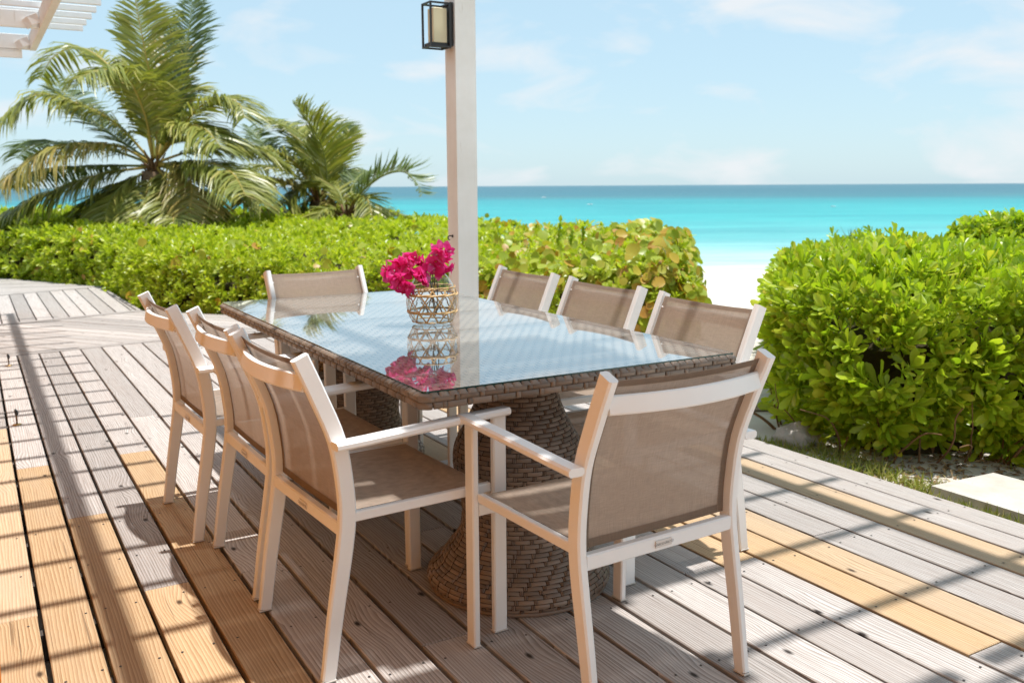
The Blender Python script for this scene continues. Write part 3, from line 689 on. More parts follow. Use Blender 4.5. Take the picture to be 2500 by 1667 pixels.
# ------------------------------------------------------------------ wicker table with glass top
XL, XR2, YN, YF, ZT = 1.005, 2.159, 2.208, 4.55, .7634
tb = thing('dining_table', 'long brown wicker dining table with a glass top on two hourglass pedestals', 'table', ((XL+XR2)/2, (YN+YF)/2, 0))
TW, TL = (XR2-XL)/2, (YF-YN)/2
def rrect(hx, hy, r, n=6):
    P = []
    for cx_, cy_, a0 in ((hx-r, hy-r, 0), (-hx+r, hy-r, 90), (-hx+r, -hy+r, 180), (hx-r, -hy+r, 270)):
        for k in range(n+1):
            a = math.radians(a0+90*k/n); P.append((cx_+r*math.cos(a), cy_+r*math.sin(a)))
    return P
P = rrect(TW-.011, TL-.011, .014); n = len(P); mb = MB()
mb.add([(x, y, ZT) for x, y in P], [tuple(range(n))], 0)
mb.add([(x, y, ZT-.0065) for x, y in P]+[(x, y, ZT) for x, y in P], [(i, (i+1) % n, n+(i+1) % n, n+i) for i in range(n)], 1)
mb.build('glass_top', ['table_glass', 'glass_edge'], tb)
P = rrect(TW-.006, TL-.006, .03); mb = MB(); n = len(P)
mb.add([(x, y, .7165) for x, y in P]+[(x, y, .7515) for x, y in P], [(i, (i+1) % n, n+(i+1) % n, n+i) for i in range(n)]+[tuple(range(n-1, -1, -1)), tuple(n+i for i in range(n))])
mb.build('top_core', 'wicker_under', tb)
# woven field under the glass
tv = []; tf = []
for i in range(5):
    a = i/4; hh = .0030*math.sin(math.pi*a)**.6
    for j in range(3): tv.append(((j/2-.5)*.019, (a-.5)*.052, hh-(.0006 if j != 1 else 0)))
for i in range(4):
    for j in range(2): tf.append((i*3+j, i*3+j+1, (i+1)*3+j+1, (i+1)*3+j))
tv = np.array(tv); tf = np.array(tf)
ms = []
nx, ny = int((2*TW-.05)/.0215), int((2*TL-.05)/.060)
for i in range(nx):
    for j in range(ny+1):
        y = -TL+.03+(j+.5*(i % 2))*.060
        if y > TL-.03: continue
        m = np.eye(4); m[:3, 3] = (-TW+.036+i*.0215, y, .7519); ms.append(m)
V, F = instances(tv, tf, np.array(ms)); link('woven_top', np_mesh('woven_top', V, F, 'woven_field'), tb, kind='stuff')
# rim strips
def cushion(L, Hh, bulge, name, rag=0.0):
    """a flat woven strip, convex outwards (+y outward, x along, z up)"""
    V = []; Fc = []
    xs = [-.5, -.42, -.2, .2, .42, .5]; zs = [-.5, -.34, 0, .34, .5]
    for z in zs:
        for x in xs:
            k = (1-abs(2*x)**6)**.5*(1-abs(2*z)**4)**.5
            V.append((x*L, bulge*k, z*Hh))
    for j in range(4):
        for i in range(5): Fc.append((j*6+i, j*6+i+1, (j+1)*6+i+1, (j+1)*6+i))
    me = bpy.data.meshes.new(name); me.from_pydata(V, [], [f[::-1] for f in Fc]); me.materials.append(MATS['wicker'])
    me.polygons.foreach_set('use_smooth', [True]*len(Fc)); me.update(); return me
def rim_side(length, pitch, bind, base, rz, single):
    pitch = (length-.062)/round((length-.062)/pitch); me_s = cushion(pitch-bind-.002, .0190, .0048, 'rim_strip'); me_h = cushion(pitch/2-bind/2-.002, .0190, .0048, 'rim_half_strip'); me_b = cushion(bind, .0198, .0054, 'rim_binder'); me_t = cushion(.026, .024, .004, 'rim_top_strip')
    items = []
    n = round((length-.062)/pitch); pitch = (length-.062)/n; s0 = -n*pitch/2
    for row, z in ((0, .7420), (1, .7225)):
        for k in range(n-(row == 1)):
            x = s0+(k+.5+.5*row)*pitch
            items.append(('rim_strip', me_s, x, -.004, z, 0)); 
        for k in ([-.5, n-1] if row else []):
            items.append(('rim_half_strip', me_h, s0+(.25*pitch if k < 0 else (n-.25)*pitch), -.004, z, 0))
        for k in range(n+1-(row == 1)):
            items.append(('rim_binder', me_b, s0+(k+.5*row)*pitch, -.0035, z, 0))
    q = length-.05; m = int(q/.029)
    for k in range(m): items.append(('rim_top_strip', me_t, -q/2+(k+.5)*q/m, -.0085, .7535, 1))
    ca, sa = math.cos(rz), math.sin(rz)
    if single:
        for nm, me, x, y, z, tp in items:
            o = link(nm, me, tb); o.location = (base[0]+ca*x-sa*y, base[1]+sa*x+ca*y, z); o.rotation_euler = (math.radians(62) if tp else 0, 0, rz)
            o.rotation_euler.rotate_axis('Y', R_.uniform(-.02, .02))
    else:
        Vs, Fs, b = [], [], 0
        for nm, me, x, y, z, tp in items:
            M = Matrix.Translation((base[0]+ca*x-sa*y, base[1]+sa*x+ca*y, z)) @ Matrix.Rotation(rz, 4, 'Z') @ Matrix.Rotation(math.radians(62) if tp else 0, 4, 'X')
            Vs += [M @ v.co for v in me.vertices]; Fs += [[b+i for i in p.vertices] for p in me.polygons]; b += len(me.vertices)
        me = bpy.data.meshes.new('rim_weave'); me.from_pydata(Vs, [], Fs); me.materials.append(MATS['wicker']); me.update()
        link('rim_weave', me, tb, kind='stuff')
rim_side(2*TW, .080, .014, (0, -TL), math.pi, True)          # near edge
rim_side(2*TL, .062, .010, (-TW, 0), math.pi/2, True)        # left edge
rim_side(2*TW, .080, .014, (0, TL), 0.0, False)
rim_side(2*TL, .062, .010, (TW, 0), -math.pi/2, False)
# corner pieces of the rim
for sx, sy in ((-1, -1), (1, -1), (1, 1), (-1, 1)):
    mb = MB()
    for z in (.7420, .7225):
        cxx, cyy = sx*(TW-.031), sy*(TL-.031); V = []
        for j, (dz, dr) in enumerate(((-.0095, -.002), (-.0065, .0010), (0, .0016), (.0065, .0010), (.0095, -.002))):
            for k in range(7):
                a = math.radians(90*k/6); V.append((cxx+sx*(.031+dr)*math.cos(a), cyy+sy*(.031+dr)*math.sin(a), z+dz))
        mb.add(V, [(j*7+k, j*7+k+1, (j+1)*7+k+1, (j+1)*7+k) for j in range(4) for k in range(6)], 0, True)
    V = []
    for j, (rr_, z) in enumerate(((.030, .7495), (.022, .7555), (.008, .7562))):
        for k in range(7):
            a = math.radians(90*k/6); V.append((sx*(TW-.031)+sx*rr_*math.cos(a), sy*(TL-.031)+sy*rr_*math.sin(a), z))
    mb.add(V, [(j*7+k, j*7+k+1, (j+1)*7+k+1, (j+1)*7+k) for j in range(2) for k in range(6)], 0, True)
    mb.build('rim_corner', 'wicker', tb)
# pedestals
PR = smooth_path([(.290, .004), (.306, .03), (.292, .06), (.258, .09), (.238, .12), (.207, .16), (.190, .20), (.185, .25), (.190, .30), (.204, .36), (.213, .42), (.205, .48), (.168, .55), (.138, .62), (.124, .711)], 5)
arc = [0]
for a, b in zip(PR, PR[1:]): arc.append(arc[-1]+float(np.linalg.norm(b-a)))
def prof_at(s):
    s = max(0, min(arc[-1]-1e-6, s)); i = max(0, np.searchsorted(arc, s)-1); t_ = (s-arc[i])/(arc[i+1]-arc[i]); p_ = PR[i]+(PR[i+1]-PR[i])*t_
    d_ = PR[i+1]-PR[i]; d_ = d_/np.linalg.norm(d_); return p_, np.array([d_[1], -d_[0]])
count = 0
for pi_, (cx_, cy_) in enumerate(((1.50, 2.54), (1.56, 4.15))):
    lx, ly = cx_-tb.location.x, cy_-tb.location.y
    ped = link('pedestal', None, tb); ped.location = (lx, ly, 0)
    mb = MB(); mb.lathe([(float(p[0])-.0035, float(p[1])) for p in PR[::2]], 40); mb.build('core', 'wicker_under', ped)
    rows = int(arc[-1]/.0145); SV, SF, KV, KF = [], [], [], []; sb = kb = 0
    camdir = math.atan2(-cy_, -cx_)
    for r_i in range(rows):
        s_mid = (r_i+.5)*arc[-1]/rows; p_mid, n_mid = prof_at(s_mid)
        nst = max(8, round(2*math.pi*float(p_mid[0])/.060)); hw = arc[-1]/rows*.45; ph = (r_i % 2)*.5+R_.uniform(-.05, .05)
        for k in range(nst):
            a0 = (k+ph)/nst*2*math.pi; da = 2*math.pi/nst; V = []
            for i in range(7):
                u_ = i/6; ang = a0+da*(.10+.80*u_); lift = .0003+.0032*max(0.0, math.sin(math.pi*u_))**.55
                for j, (q, dl) in enumerate(((-1, -.0018), (-.45, 0), (.45, 0), (1, -.0018))):
                    p_, nn = prof_at(s_mid+q*hw); r_ = float(p_[0])+nn[0]*(lift+dl); z_ = float(p_[1])+nn[1]*(lift+dl)
                    V.append((r_*math.cos(ang), r_*math.sin(ang), z_))
            Fq = [(i*4+j, (i+1)*4+j, (i+1)*4+j+1, i*4+j+1) for i in range(6) for j in range(3)]
            mid = a0+da*.5; dd = (mid-camdir+math.pi) % (2*math.pi)-math.pi
            if pi_ == 0 and abs(dd) < .70 and s_mid < arc[-1]*.93 and count < 299:
                me = bpy.data.meshes.new('wicker_strip'); me.from_pydata(V, [], Fq); me.materials.append(MATS['wicker']); me.polygons.foreach_set('use_smooth', [True]*len(Fq)); me.update()
                link('wicker_strip', me, ped); count += 1
            else:
                SV += V; SF += [tuple(i+sb for i in f) for f in Fq]; sb += len(V)
            for e_ in (-.042, .042):      # pair of upright stakes showing in the gap
                ang = a0+da*e_; V = []
                for q in (-1.0, 1.0):
                    p_, nn = prof_at(s_mid+q*hw)
                    for w_, lift in ((-.0022, .001), (0, .0036), (.0022, .001)):
                        r_ = float(p_[0])+nn[0]*lift; z_ = float(p_[1])+nn[1]*lift; a2 = ang+w_/float(p_[0]); V.append((r_*math.cos(a2), r_*math.sin(a2), z_))
                KV += V; KF += [(kb, kb+1, kb+4, kb+3), (kb+1, kb+2, kb+5, kb+4)]; kb += 6
    if SV:
        me = bpy.data.meshes.new('weave'); me.from_pydata(SV, [], SF); me.materials.append(MATS['wicker']); me.polygons.foreach_set('use_smooth', [True]*len(SF)); me.update(); link('weave', me, ped, kind='stuff')
    me = bpy.data.meshes.new('stakes'); me.from_pydata(KV, [], KF); me.materials.append(MATS['wicker']); me.update(); link('stakes', me, ped, kind='stuff')
    mb = MB(); mb.lathe([(.296, 0.0), (.302, .006), (.300, .014), (.290, .018)], 40, cap=False); mb.build('foot_ring', 'wicker', ped)

# ------------------------------------------------------------------ vase in its cane basket
VB = on(1056, 790, ZT); VX, VY = float(VB[0]), float(VB[1])
VP = [(.062, .004), (.075, .010), (.090, .035), (.0975, .07), (.0985, .10), (.095, .13), (.084, .16), (.064, .19), (.045, .207), (.036, .220), (.0345, .232), (.039, .243)]
vz = thing('glass_vase', 'round clear glass vase in an open cane basket on the table', 'vase', (VX, VY, ZT+.001))
VPS = [tuple(p) for p in smooth_path(VP, 4)]
mb = MB(); mb.lathe(VPS, 40, cap=False); mb.add([(.062*math.cos(a*math.pi/16), .062*math.sin(a*math.pi/16), .004) for a in range(32)], [tuple(range(32))]); mb.build('glass_body', 'vase_glass', vz)
mb = MB(); WP = [(r-.004, z+.003) for r, z in VPS if z < .10]; mb.lathe(WP, 32, cap=False); r_, z_ = WP[-1]
mb.add([(r_*math.cos(a*math.pi/16), r_*math.sin(a*math.pi/16), z_) for a in range(32)], [tuple(range(32))]); mb.build('water', 'vase_water', vz)
def v_r(z):
    for (r0, z0), (r1, z1) in zip(VPS, VPS[1:]):
        if z0 <= z <= z1: return r0+(r1-r0)*(z-z0)/(z1-z0+1e-9)
    return VPS[-1][0]
bs = link('basket', None, vz)
for z, w_ in ((.012, .005), (.052, .009), (.121, .009), (.150, .005)):
    mb = MB()
    for tw in range(2):
        mb.tube([((v_r(z)+.0042+.0016*math.cos(a*5+tw*math.pi))*math.cos(a), (v_r(z)+.0042+.0016*math.cos(a*5+tw*math.pi))*math.sin(a), z+w_*.3*math.sin(a*5+tw*math.pi)) for a in np.linspace(0, 2*math.pi, 73)], w_*.36, 5)
    mb.build('cane_band', 'cane', bs)
nst = 11
for sgn in (-1, 1):
    for k in range(nst):
        a0 = 2*math.pi*k/nst+R_.uniform(-.06, .06); pts = []
        for i in range(15):
            z = .010+.140*i/14; a = a0+sgn*(.95*i/14); r_ = v_r(z)+.0025+(.0012 if sgn > 0 else 0); pts.append((r_*math.cos(a), r_*math.sin(a), z))
        mb = MB(); V = []
        for i, p in enumerate(pts):
            a = math.atan2(p[1], p[0]); q = np.array((-math.sin(a), math.cos(a), 0)); wv_ = .0034*R_.uniform(.85, 1.15)
            V += [tuple(np.array(p)-q*wv_), tuple(np.array(p)+np.array((math.cos(a), math.sin(a), 0))*.0014), tuple(np.array(p)+q*wv_)]
        mb.add(V, [(i*3+j, i*3+j+1, (i+1)*3+j+1, (i+1)*3+j) for i in range(14) for j in range(2)], 0, True); mb.build('cane_strip', 'cane', bs)

# ------------------------------------------------------------------ bougainvillea in the vase
bq = thing('bougainvillea_bouquet', 'bright magenta bougainvillea sprays leaning out of the glass vase', 'flowers', (VX, VY, ZT+.001))
def hd(r_off, up_, f_off): # offset in the picture plane: right, up, towards the camera
    q = RH*r_off - FH*f_off; return np.array([q[0], q[1], up_])
def bract_mesh(name, mat, seed):
    r2 = random.Random(seed); V = []; Fc = []
    prof = [(0, .05), (.18, .30), (.42, .40), (.68, .30), (.88, .13), (1, .0)]
    for i, (y, w_) in enumerate(prof):
        cup = -.22*(y-.5)**2*2+.10*math.sin(y*5+seed)
        for j, x in enumerate((-1, -.5, 0, .5, 1)):
            V.append((x*w_, y, cup+.16*abs(x)*w_*2+r2.uniform(-.045, .045)))
    for i in range(5):
        for j in range(4): Fc.append((i*5+j, i*5+j+1, (i+1)*5+j+1, (i+1)*5+j))
    return np_mesh(name, np.array(V), np.array(Fc), mat)
BM = [bract_mesh('bract', 'bract', s) for s in range(4)] + [bract_mesh('bract', 'bract_pale', 9)]
def spray(center, rad, n, seed):
    r2 = random.Random(seed)
    for k in range(n):
        while True:
            d_ = np.array([r2.uniform(-1, 1) for _ in range(3)])
            if .2 < np.linalg.norm(d_) < 1: break
        p_ = np.array(center)+ (RH*d_[0]*rad[0]-FH*d_[1]*rad[1]) + np.array([0, 0, d_[2]*rad[2]])
        ax = d_/np.linalg.norm(d_); axw = RH*ax[0]-FH*(ax[1]+.35)+ZU*(ax[2]+.1); axw /= np.linalg.norm(axw)
        tang = np.cross(axw, [r2.uniform(-1, 1) for _ in range(3)]); tang /= np.linalg.norm(tang)
        for j in range(3):
            rot = Matrix.Rotation(2*math.pi*j/3, 3, Vector(axw)); td = np.array(rot @ Vector(tang))
            yd = td*.86+axw*r2.uniform(.25, .75); s_ = r2.uniform(.032, .047)
            M = frames(np.array([p_]), np.array([yd]), np.array([axw]), np.array([s_]))[0]
            o = link('bract', BM[4] if (r2.random() < .42 and d_[0] < .1) else BM[r2.randrange(4)], bq); o.matrix_local = Matrix(M.tolist())
        if r2.random() < .4:
            mb = MB(); tip = p_+axw*.018; mb.tube([p_-axw*.004, tip], [.0012, .0016], 5); mb.lathe([(.0005, -.001), (.0034, .0), (.003, .0015), (.0005, .002)], 7, tuple(tip)); mb.build('floret', 'cap_plastic', bq)
spray(hd(-.085, .240, .02), (.050, .045, .040), 16, 1)
spray(hd(-.135, .205, .03), (.045, .04, .050), 16, 2)
spray(hd(-.065, .170, .055), (.050, .035, .045), 17, 3)
spray(hd(.040, .295, .0), (.030, .035, .030), 11, 4)
spray(hd(.040, .235, .0), (.030, .035, .040), 13, 5)
spray(hd(-.015, .245, .01), (.025, .03, .022), 5, 6)
for pts in ([(0.01, -.01, .03), (.0, 0, .12), (.0, -.005, .24), hd(-.06, .235, .02)], [(-.02, .01, .04), (.01, 0, .15), (.01, .0, .235), hd(-.05, .17, .05)], [(.02, 0, .04), (.0, .01, .16), (.005, 0, .24), hd(.04, .26, 0), hd(.045, .31, 0)], [(.03, .02, .05), (.015, .0, .2), hd(-.09, .225, .02)]):
    mb = MB(); mb.tube(smooth_path(pts, 5), .0022, 6); mb.build('stem', 'stem_green', bq)
lt = np.array([(-.03, 0, 0), (.03, 0, 0), (-.28, .35, .06), (0, .4, -.02), (.28, .35, .06), (-.2, .75, 0), (0, .75, -.05), (.2, .75, 0), (0, 1.05, -.08)])
lf = np.array([(0, 1, 3, 2), (1, 4, 3, 3), (2, 3, 6, 5), (3, 4, 7, 6), (5, 6, 8, 8), (6, 7, 8, 8)])
me_l = bpy.data.meshes.new('flower_leaf'); me_l.from_pydata([tuple(v) for v in lt], [], [tuple(dict.fromkeys(f)) for f in lf.tolist()]); me_l.materials.append(MATS['scaevola_leaf']); me_l.update()
for k in range(14):
    p_ = hd(R_.uniform(-.07, .04), R_.uniform(.20, .29), R_.uniform(0, .04)); M = frames(np.array([p_]), np.array([[R_.uniform(-1, 1), R_.uniform(-1, 1), R_.uniform(-.4, .8)]]), np.array([[0.1, 0.1, 1.0]]), np.array([R_.uniform(.022, .04)]))[0]
    o = link('leaf', me_l, bq); o.matrix_local = Matrix(M.tolist())

# ------------------------------------------------------------------ hedges
def leaf_tmpl(prof, fold=.10, curl=-.10):
    V = []; F = []
    for y, w in prof:
        z = curl*y*y
        V += [(-w, y, z+fold*w*2), (0, y, z), (w, y, z+fold*w*2)]
    for i in range(len(prof)-1):
        for j in range(2): F.append((i*3+j, i*3+j+1, (i+1)*3+j+1, (i+1)*3+j))
    return np.array(V, float), np.array(F)
OBO = leaf_tmpl([(0, .02), (.30, .085), (.62, .185), (.85, .20), (1.0, .07)], .22, -.12)      # spatulate leaf
OBO2 = leaf_tmpl([(0, .02), (.34, .10), (.64, .19), (.87, .195), (1.0, .07)], -.15, .10)
OBS = leaf_tmpl([(0, .03), (.65, .20), (1.0, .08)], .22, -.15)
RND = leaf_tmpl([(0, .10), (.16, .36), (.42, .50), (.72, .44), (.93, .22), (1.0, .06)], .07, -.08)  # round sea-grape leaf
RND2 = leaf_tmpl([(0, .10), (.16, .36), (.42, .50), (.72, .44), (.93, .22), (1.0, .06)], .16, .14)
def rosettes(pos, axis, nleaf, lmin, lmax, rs, open_=(.45, 1.25)):
    """for every rosette a whorl of leaves -> leaf base positions, directions, up vectors, lengths"""
    N = len(pos); ax = axis/np.linalg.norm(axis, axis=1, keepdims=True)
    ref = rs.normal(size=(N, 3)); t1 = np.cross(ax, ref); t1 /= np.linalg.norm(t1, axis=1, keepdims=True); t2 = np.cross(ax, t1)
    size = rs.uniform(lmin, lmax, N)
    P, D, U, S = [], [], [], []
    for k in range(nleaf):
        keep = rs.uniform(size=N) < .93
        phi = 2*math.pi*(k*.382)+rs.uniform(-.25, .25, N); th = rs.uniform(*open_, N)*(.55+.6*k/nleaf)
        rad = t1*np.cos(phi)[:, None]+t2*np.sin(phi)[:, None]
        d = ax*np.cos(th)[:, None]+rad*np.sin(th)[:, None]; up = ax*np.sin(th)[:, None]-rad*np.cos(th)[:, None]
        P.append((pos+ax*(.03-.05*k/nleaf)*(size/.1)[:, None])[keep]); D.append(d[keep]); U.append(up[keep]); S.append((size*rs.uniform(.72, 1.08, N))[keep])
    return np.concatenate(P), np.concatenate(D), np.concatenate(U), np.concatenate(S)
def in_poly(x, y, poly):
    c = np.zeros(len(x), bool); n = len(poly)
    for i in range(n):
        x0, y0 = poly[i]; x1, y1 = poly[(i+1) % n]
        k = ((y0 > y) != (y1 > y)) & (x < (x1-x0)*(y-y0)/(y1-y0+1e-12)+x0); c ^= k
    return c
def edge_dist(x, y, line):
    d = np.full(len(x), 9.0)
    for (x0, y0), (x1, y1) in zip(line, line[1:]):
        vx, vy = x1-x0, y1-y0; t = np.clip(((x-x0)*vx+(y-y0)*vy)/(vx*vx+vy*vy), 0, 1)
        d = np.minimum(d, np.hypot(x-x0-t*vx, y-y0-t*vy))
    return d
def lump(x, y, s, seed): return (np.sin(x*s*1.3+seed)*np.cos(y*s*1.1+seed*2.1)+.6*np.sin(x*s*2.7-y*s*2.2+seed))/1.6
def ground_arr(x, y): return np.array([ground_z(a*FH[0]+b*FH[1], a*RH[0]+b*RH[1]) for a, b in zip(x, y)])
def sample_hedge(front, poly, ztop, dens_top, dens_front, rs, seed, view=True, margin=140, under=0.0):
    xs, ys = np.array([p[0] for p in poly]), np.array([p[1] for p in poly]); A = (xs.max()-xs.min())*(ys.max()-ys.min())
    n = int(A*dens_top); x = rs.uniform(xs.min(), xs.max(), n); y = rs.uniform(ys.min(), ys.max(), n); k = in_poly(x, y, poly); x, y = x[k], y[k]
    d = edge_dist(x, y, front); sh = np.clip(1-d/.34, 0, 1)
    z = ztop(x, y)+.055*lump(x, y, 3.1, seed)+.03*lump(x, y, 8.0, seed+1)-.16*sh**2-np.abs(rs.normal(0, .045, len(x)))+.02
    # outward direction at the edge
    e = .02; gx = edge_dist(x+e, y, front)-edge_dist(x-e, y, front); gy = edge_dist(x, y+e, front)-edge_dist(x, y-e, front); gl = np.hypot(gx, gy)+1e-6
    ax = np.stack([-gx/gl*sh*1.2, -gy/gl*sh*1.2, np.ones(len(x))], 1)+rs.normal(0, .32, (len(x), 3))
    P, AX = [np.stack([x, y, z], 1)], [ax]
    ed = d < .85
    for rep in range(2):                                    # the shoulder carries more leaves
        P.append(P[0][ed]+rs.normal(0, .06, (ed.sum(), 3))-np.array([0, 0, .05])); AX.append(ax[ed]+rs.normal(0, .3, (ed.sum(), 3)))
    for (x0, y0), (x1, y1) in zip(front, front[1:]):
        L = math.hypot(x1-x0, y1-y0); m = int(L*1.0*dens_front); t = rs.uniform(0, 1, m); nx, ny = (y1-y0)/L, -(x1-x0)/L
        bx, by = x0+(x1-x0)*t, y0+(y1-y0)*t
        cx_, cy_ = np.mean(xs), np.mean(ys)
        if (cx_-bx.mean())*nx+(cy_-by.mean())*ny > 0: nx, ny = -nx, -ny
        top = ztop(bx, by); q = rs.uniform(0, 1, m); gz = ground_arr(bx, by); z = gz+.04+(top-gz-.03)*q
        bulge = .10*np.sin(q*math.pi)-under*(1-q)**1.5+.08*lump(bx*1.0+z*2, by+z*1.5, 3.0, seed+3); dep = np.abs(rs.normal(0, .06, m))
        P.append(np.stack([bx+nx*(bulge-dep), by+ny*(bulge-dep), z], 1))
        AX.append(np.stack([np.full(m, nx*.9), np.full(m, ny*.9), .25+.7*q], 1)+rs.normal(0, .35, (m, 3)))
    P = np.concatenate(P); AX = np.concatenate(AX)
    if view:
        v = P-CP; w = v @ fwd; px = 1250+F_PX*(v @ rgt)/np.maximum(w, .1); py = 833.5-F_PX*(v @ upv)/np.maximum(w, .1)
        k = (w > .3) & (px > -margin) & (px < 2500+margin*2.5) & (py < 1667+margin) ; P, AX = P[k], AX[k]
    return P, AX
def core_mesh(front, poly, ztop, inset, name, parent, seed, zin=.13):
    """dark filler coloured as the shade inside the hedge: a lumpy closed body set back from the leaves"""
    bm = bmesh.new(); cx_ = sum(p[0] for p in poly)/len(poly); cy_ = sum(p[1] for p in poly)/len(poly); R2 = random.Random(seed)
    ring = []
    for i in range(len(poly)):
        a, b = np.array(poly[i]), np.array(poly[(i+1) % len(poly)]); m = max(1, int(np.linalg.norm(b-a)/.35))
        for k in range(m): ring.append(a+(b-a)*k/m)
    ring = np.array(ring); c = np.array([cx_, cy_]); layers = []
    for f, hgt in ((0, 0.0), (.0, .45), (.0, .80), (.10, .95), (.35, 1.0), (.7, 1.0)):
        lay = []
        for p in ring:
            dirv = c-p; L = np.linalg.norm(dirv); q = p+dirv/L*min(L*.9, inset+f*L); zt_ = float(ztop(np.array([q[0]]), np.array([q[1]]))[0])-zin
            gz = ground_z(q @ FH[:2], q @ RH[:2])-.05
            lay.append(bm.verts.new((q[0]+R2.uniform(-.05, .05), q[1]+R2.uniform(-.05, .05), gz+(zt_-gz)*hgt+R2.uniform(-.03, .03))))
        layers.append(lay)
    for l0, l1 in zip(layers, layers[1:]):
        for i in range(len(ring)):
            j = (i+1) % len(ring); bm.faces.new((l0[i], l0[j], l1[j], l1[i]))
    bm.faces.new(layers[-1]); me = bpy.data.meshes.new(name); bm.to_mesh(me); bm.free(); me.materials.append(MATS['core_dark'])
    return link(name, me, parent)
def shoots(front, n, ztop, parent, rs, seed):
    r2 = random.Random(seed); PP, AA = [], []
    for k in range(n):
        t_ = r2.uniform(.2, .95)*(len(front)-1); i = int(t_); f_ = t_-i; q = r2.uniform(.02, 1.6); bx = front[i][0]+(front[i+1][0]-front[i][0])*f_+.75*q; by = front[i][1]+(front[i+1][1]-front[i][1])*f_+.5*q
        z0 = float(ztop(np.array([bx]), np.array([by]))[0])-.05; L = r2.uniform(.06, .17); d = np.array([r2.uniform(-.4, .3), r2.uniform(-.4, .3), 1.0]); m = int(L/.03)+2
        for s_ in range(m): PP.append(np.array([bx, by, z0])+d*L*s_/m); AA.append(d)
    Pq, Dq, Uq, Sq = rosettes(np.array(PP), np.array(AA)+rs.normal(0, .1, (len(AA), 3)), 4, .05, .10, rs, (.5, 1.0)); plant(parent, Pq, Dq, Uq, Sq, [OBO, OBO2], 'scaevola_leaf', 0, names=('leaf', 'shoots'), rs=rs)
def plant(parent, P, D, U, S, tmpls, mats, nsingle, names=('leaf', 'foliage'), rs=NP, aspect=(.85, 1.2), near=None):
    N = len(P); v = P-CP; w = v @ fwd; px = 1250+F_PX*(v @ rgt)/np.maximum(w, .1); py = 833.5-F_PX*(v @ upv)/np.maximum(w, .1)
    face = np.abs((U*(-v/np.linalg.norm(v, axis=1, keepdims=True))).sum(1))
    score = np.where((w > .3) & (px > 0) & (px < 2500) & (py > 0) & (py < 1667), S/np.maximum(w, .1)*(.4+face), 0)
    if near is not None: score = score*near
    idx = np.argsort(-score)[:nsingle] if nsingle else np.array([], int)
    rest = np.ones(N, bool); rest[idx] = False
    asp = rs.uniform(*aspect, N); M = frames(P, D, U, np.stack([S*asp, S], 1)); ch = rs.randint(len(tmpls), size=N)
    mes = [np_mesh(names[0], t[0], t[1], mats) for t in tmpls]
    for i in idx:
        o = link(names[0], mes[ch[i]], parent); o.matrix_local = Matrix(M[i].tolist())
    Vs, Fs, b = [], [], 0
    for c, t in enumerate(tmpls):
        k = rest & (ch == c)
        if not k.any(): continue
        V, F = instances(t[0], t[1], M[k]); Vs.append(V); Fs.append(F+b); b += len(V)
    if Vs: link(names[1], np_mesh(names[1], np.concatenate(Vs), np.concatenate(Fs), mats), parent, kind='stuff')

# long low hedge behind the deck
HF = [(-1.6, 18.0), (.10, 16.1), (.55, 15.6), (1.62, 13.55), (1.72, 10.75), (2.38, 9.95), (3.55, 8.75), (4.45, 7.35), (5.18, 6.2), (5.42, 6.35), (7.2, 8.3)]
HP = HF+[(7.6, 11.0), (7.0, 13.5), (6.0, 17.0), (3.0, 21.0), (-1.6, 22.5)]
def hz(x, y):
    u = x*FH[0]+y*FH[1]; v = x*RH[0]+y*RH[1]
    base = .50+.034*np.clip(u-9, 0, 14)
    return base+np.where(v > .5, .20*np.clip((v-.5)/1.2, 0, 1), 0)
hd1 = thing('low_hedge', 'long clipped yellow green hedge behind the table, running left under the palms', 'hedge')
rs1 = np.random.RandomState(5)
P, AX = sample_hedge(HF, HP, hz, 88, 280, rs1, 1.7)
u_ = P @ FH; keep = rs1.uniform(size=len(P)) < np.clip(11.5/np.maximum(u_, 1), .35, 1); P, AX, u_ = P[keep], AX[keep], u_[keep]
vv = P @ RH
grape = rs1.uniform(size=len(P)) < np.clip((vv+1.2)/3.6, .05, .80)
Pl, Dl, Ul, Sl = rosettes(P[~grape], AX[~grape], 8, .06, .10, rs1)
Sl = Sl*np.clip((Pl @ FH)/10.0, 1.0, 1.45)
plant(hd1, Pl, Dl, Ul, Sl, [OBS], 'hedge_leaf', 120, rs=rs1)
Pg = np.repeat(P[grape], 2, 0)+rs1.normal(0, .05, (grape.sum()*2, 3)); n = len(Pg)
nrm = np.repeat(AX[grape], 2, 0)+rs1.normal(0, .45, (n, 3)); nrm[:, :2] -= FH[:2]*.55
tang = np.cross(nrm, rs1.normal(size=(n, 3))); tang[:, 2] -= .25*np.abs(rs1.normal(size=n))
plant(hd1, Pg, tang, nrm, rs1.uniform(.075, .128, n), [RND, RND2], 'grape_leaf', 170, names=('round_leaf', 'round_foliage'), rs=rs1, aspect=(.95, 1.15))
core_mesh(HF, HP, hz, .30, 'dark_core', hd1, 3)
# sprigs standing above the hedge
for (px, py0, py1, u, n) in ((1362, 600, 545, 9.5, 9), (1395, 602, 560, 9.6, 7), (1422, 600, 556, 9.4, 8), (690, 560, 518, 13, 5), (1022, 560, 530, 12, 5)):
    a, b = at(px, py0, u), at(px+rr.uniform(-6, 6), py1, u); pts = [a+(b-a)*t for t in np.linspace(0, 1, n)]
    ax = np.array([(b-a)]*n)+rs1.normal(0, .03, (n, 3)); Pq, Dq, Uq, Sq = rosettes(np.array(pts), ax, 5, .05, .075, rs1, (.35, .8))
    plant(hd1, Pq, Dq, Uq, Sq, [OBS], 'scaevola_leaf', 0, names=('leaf', 'sprig'), rs=rs1)

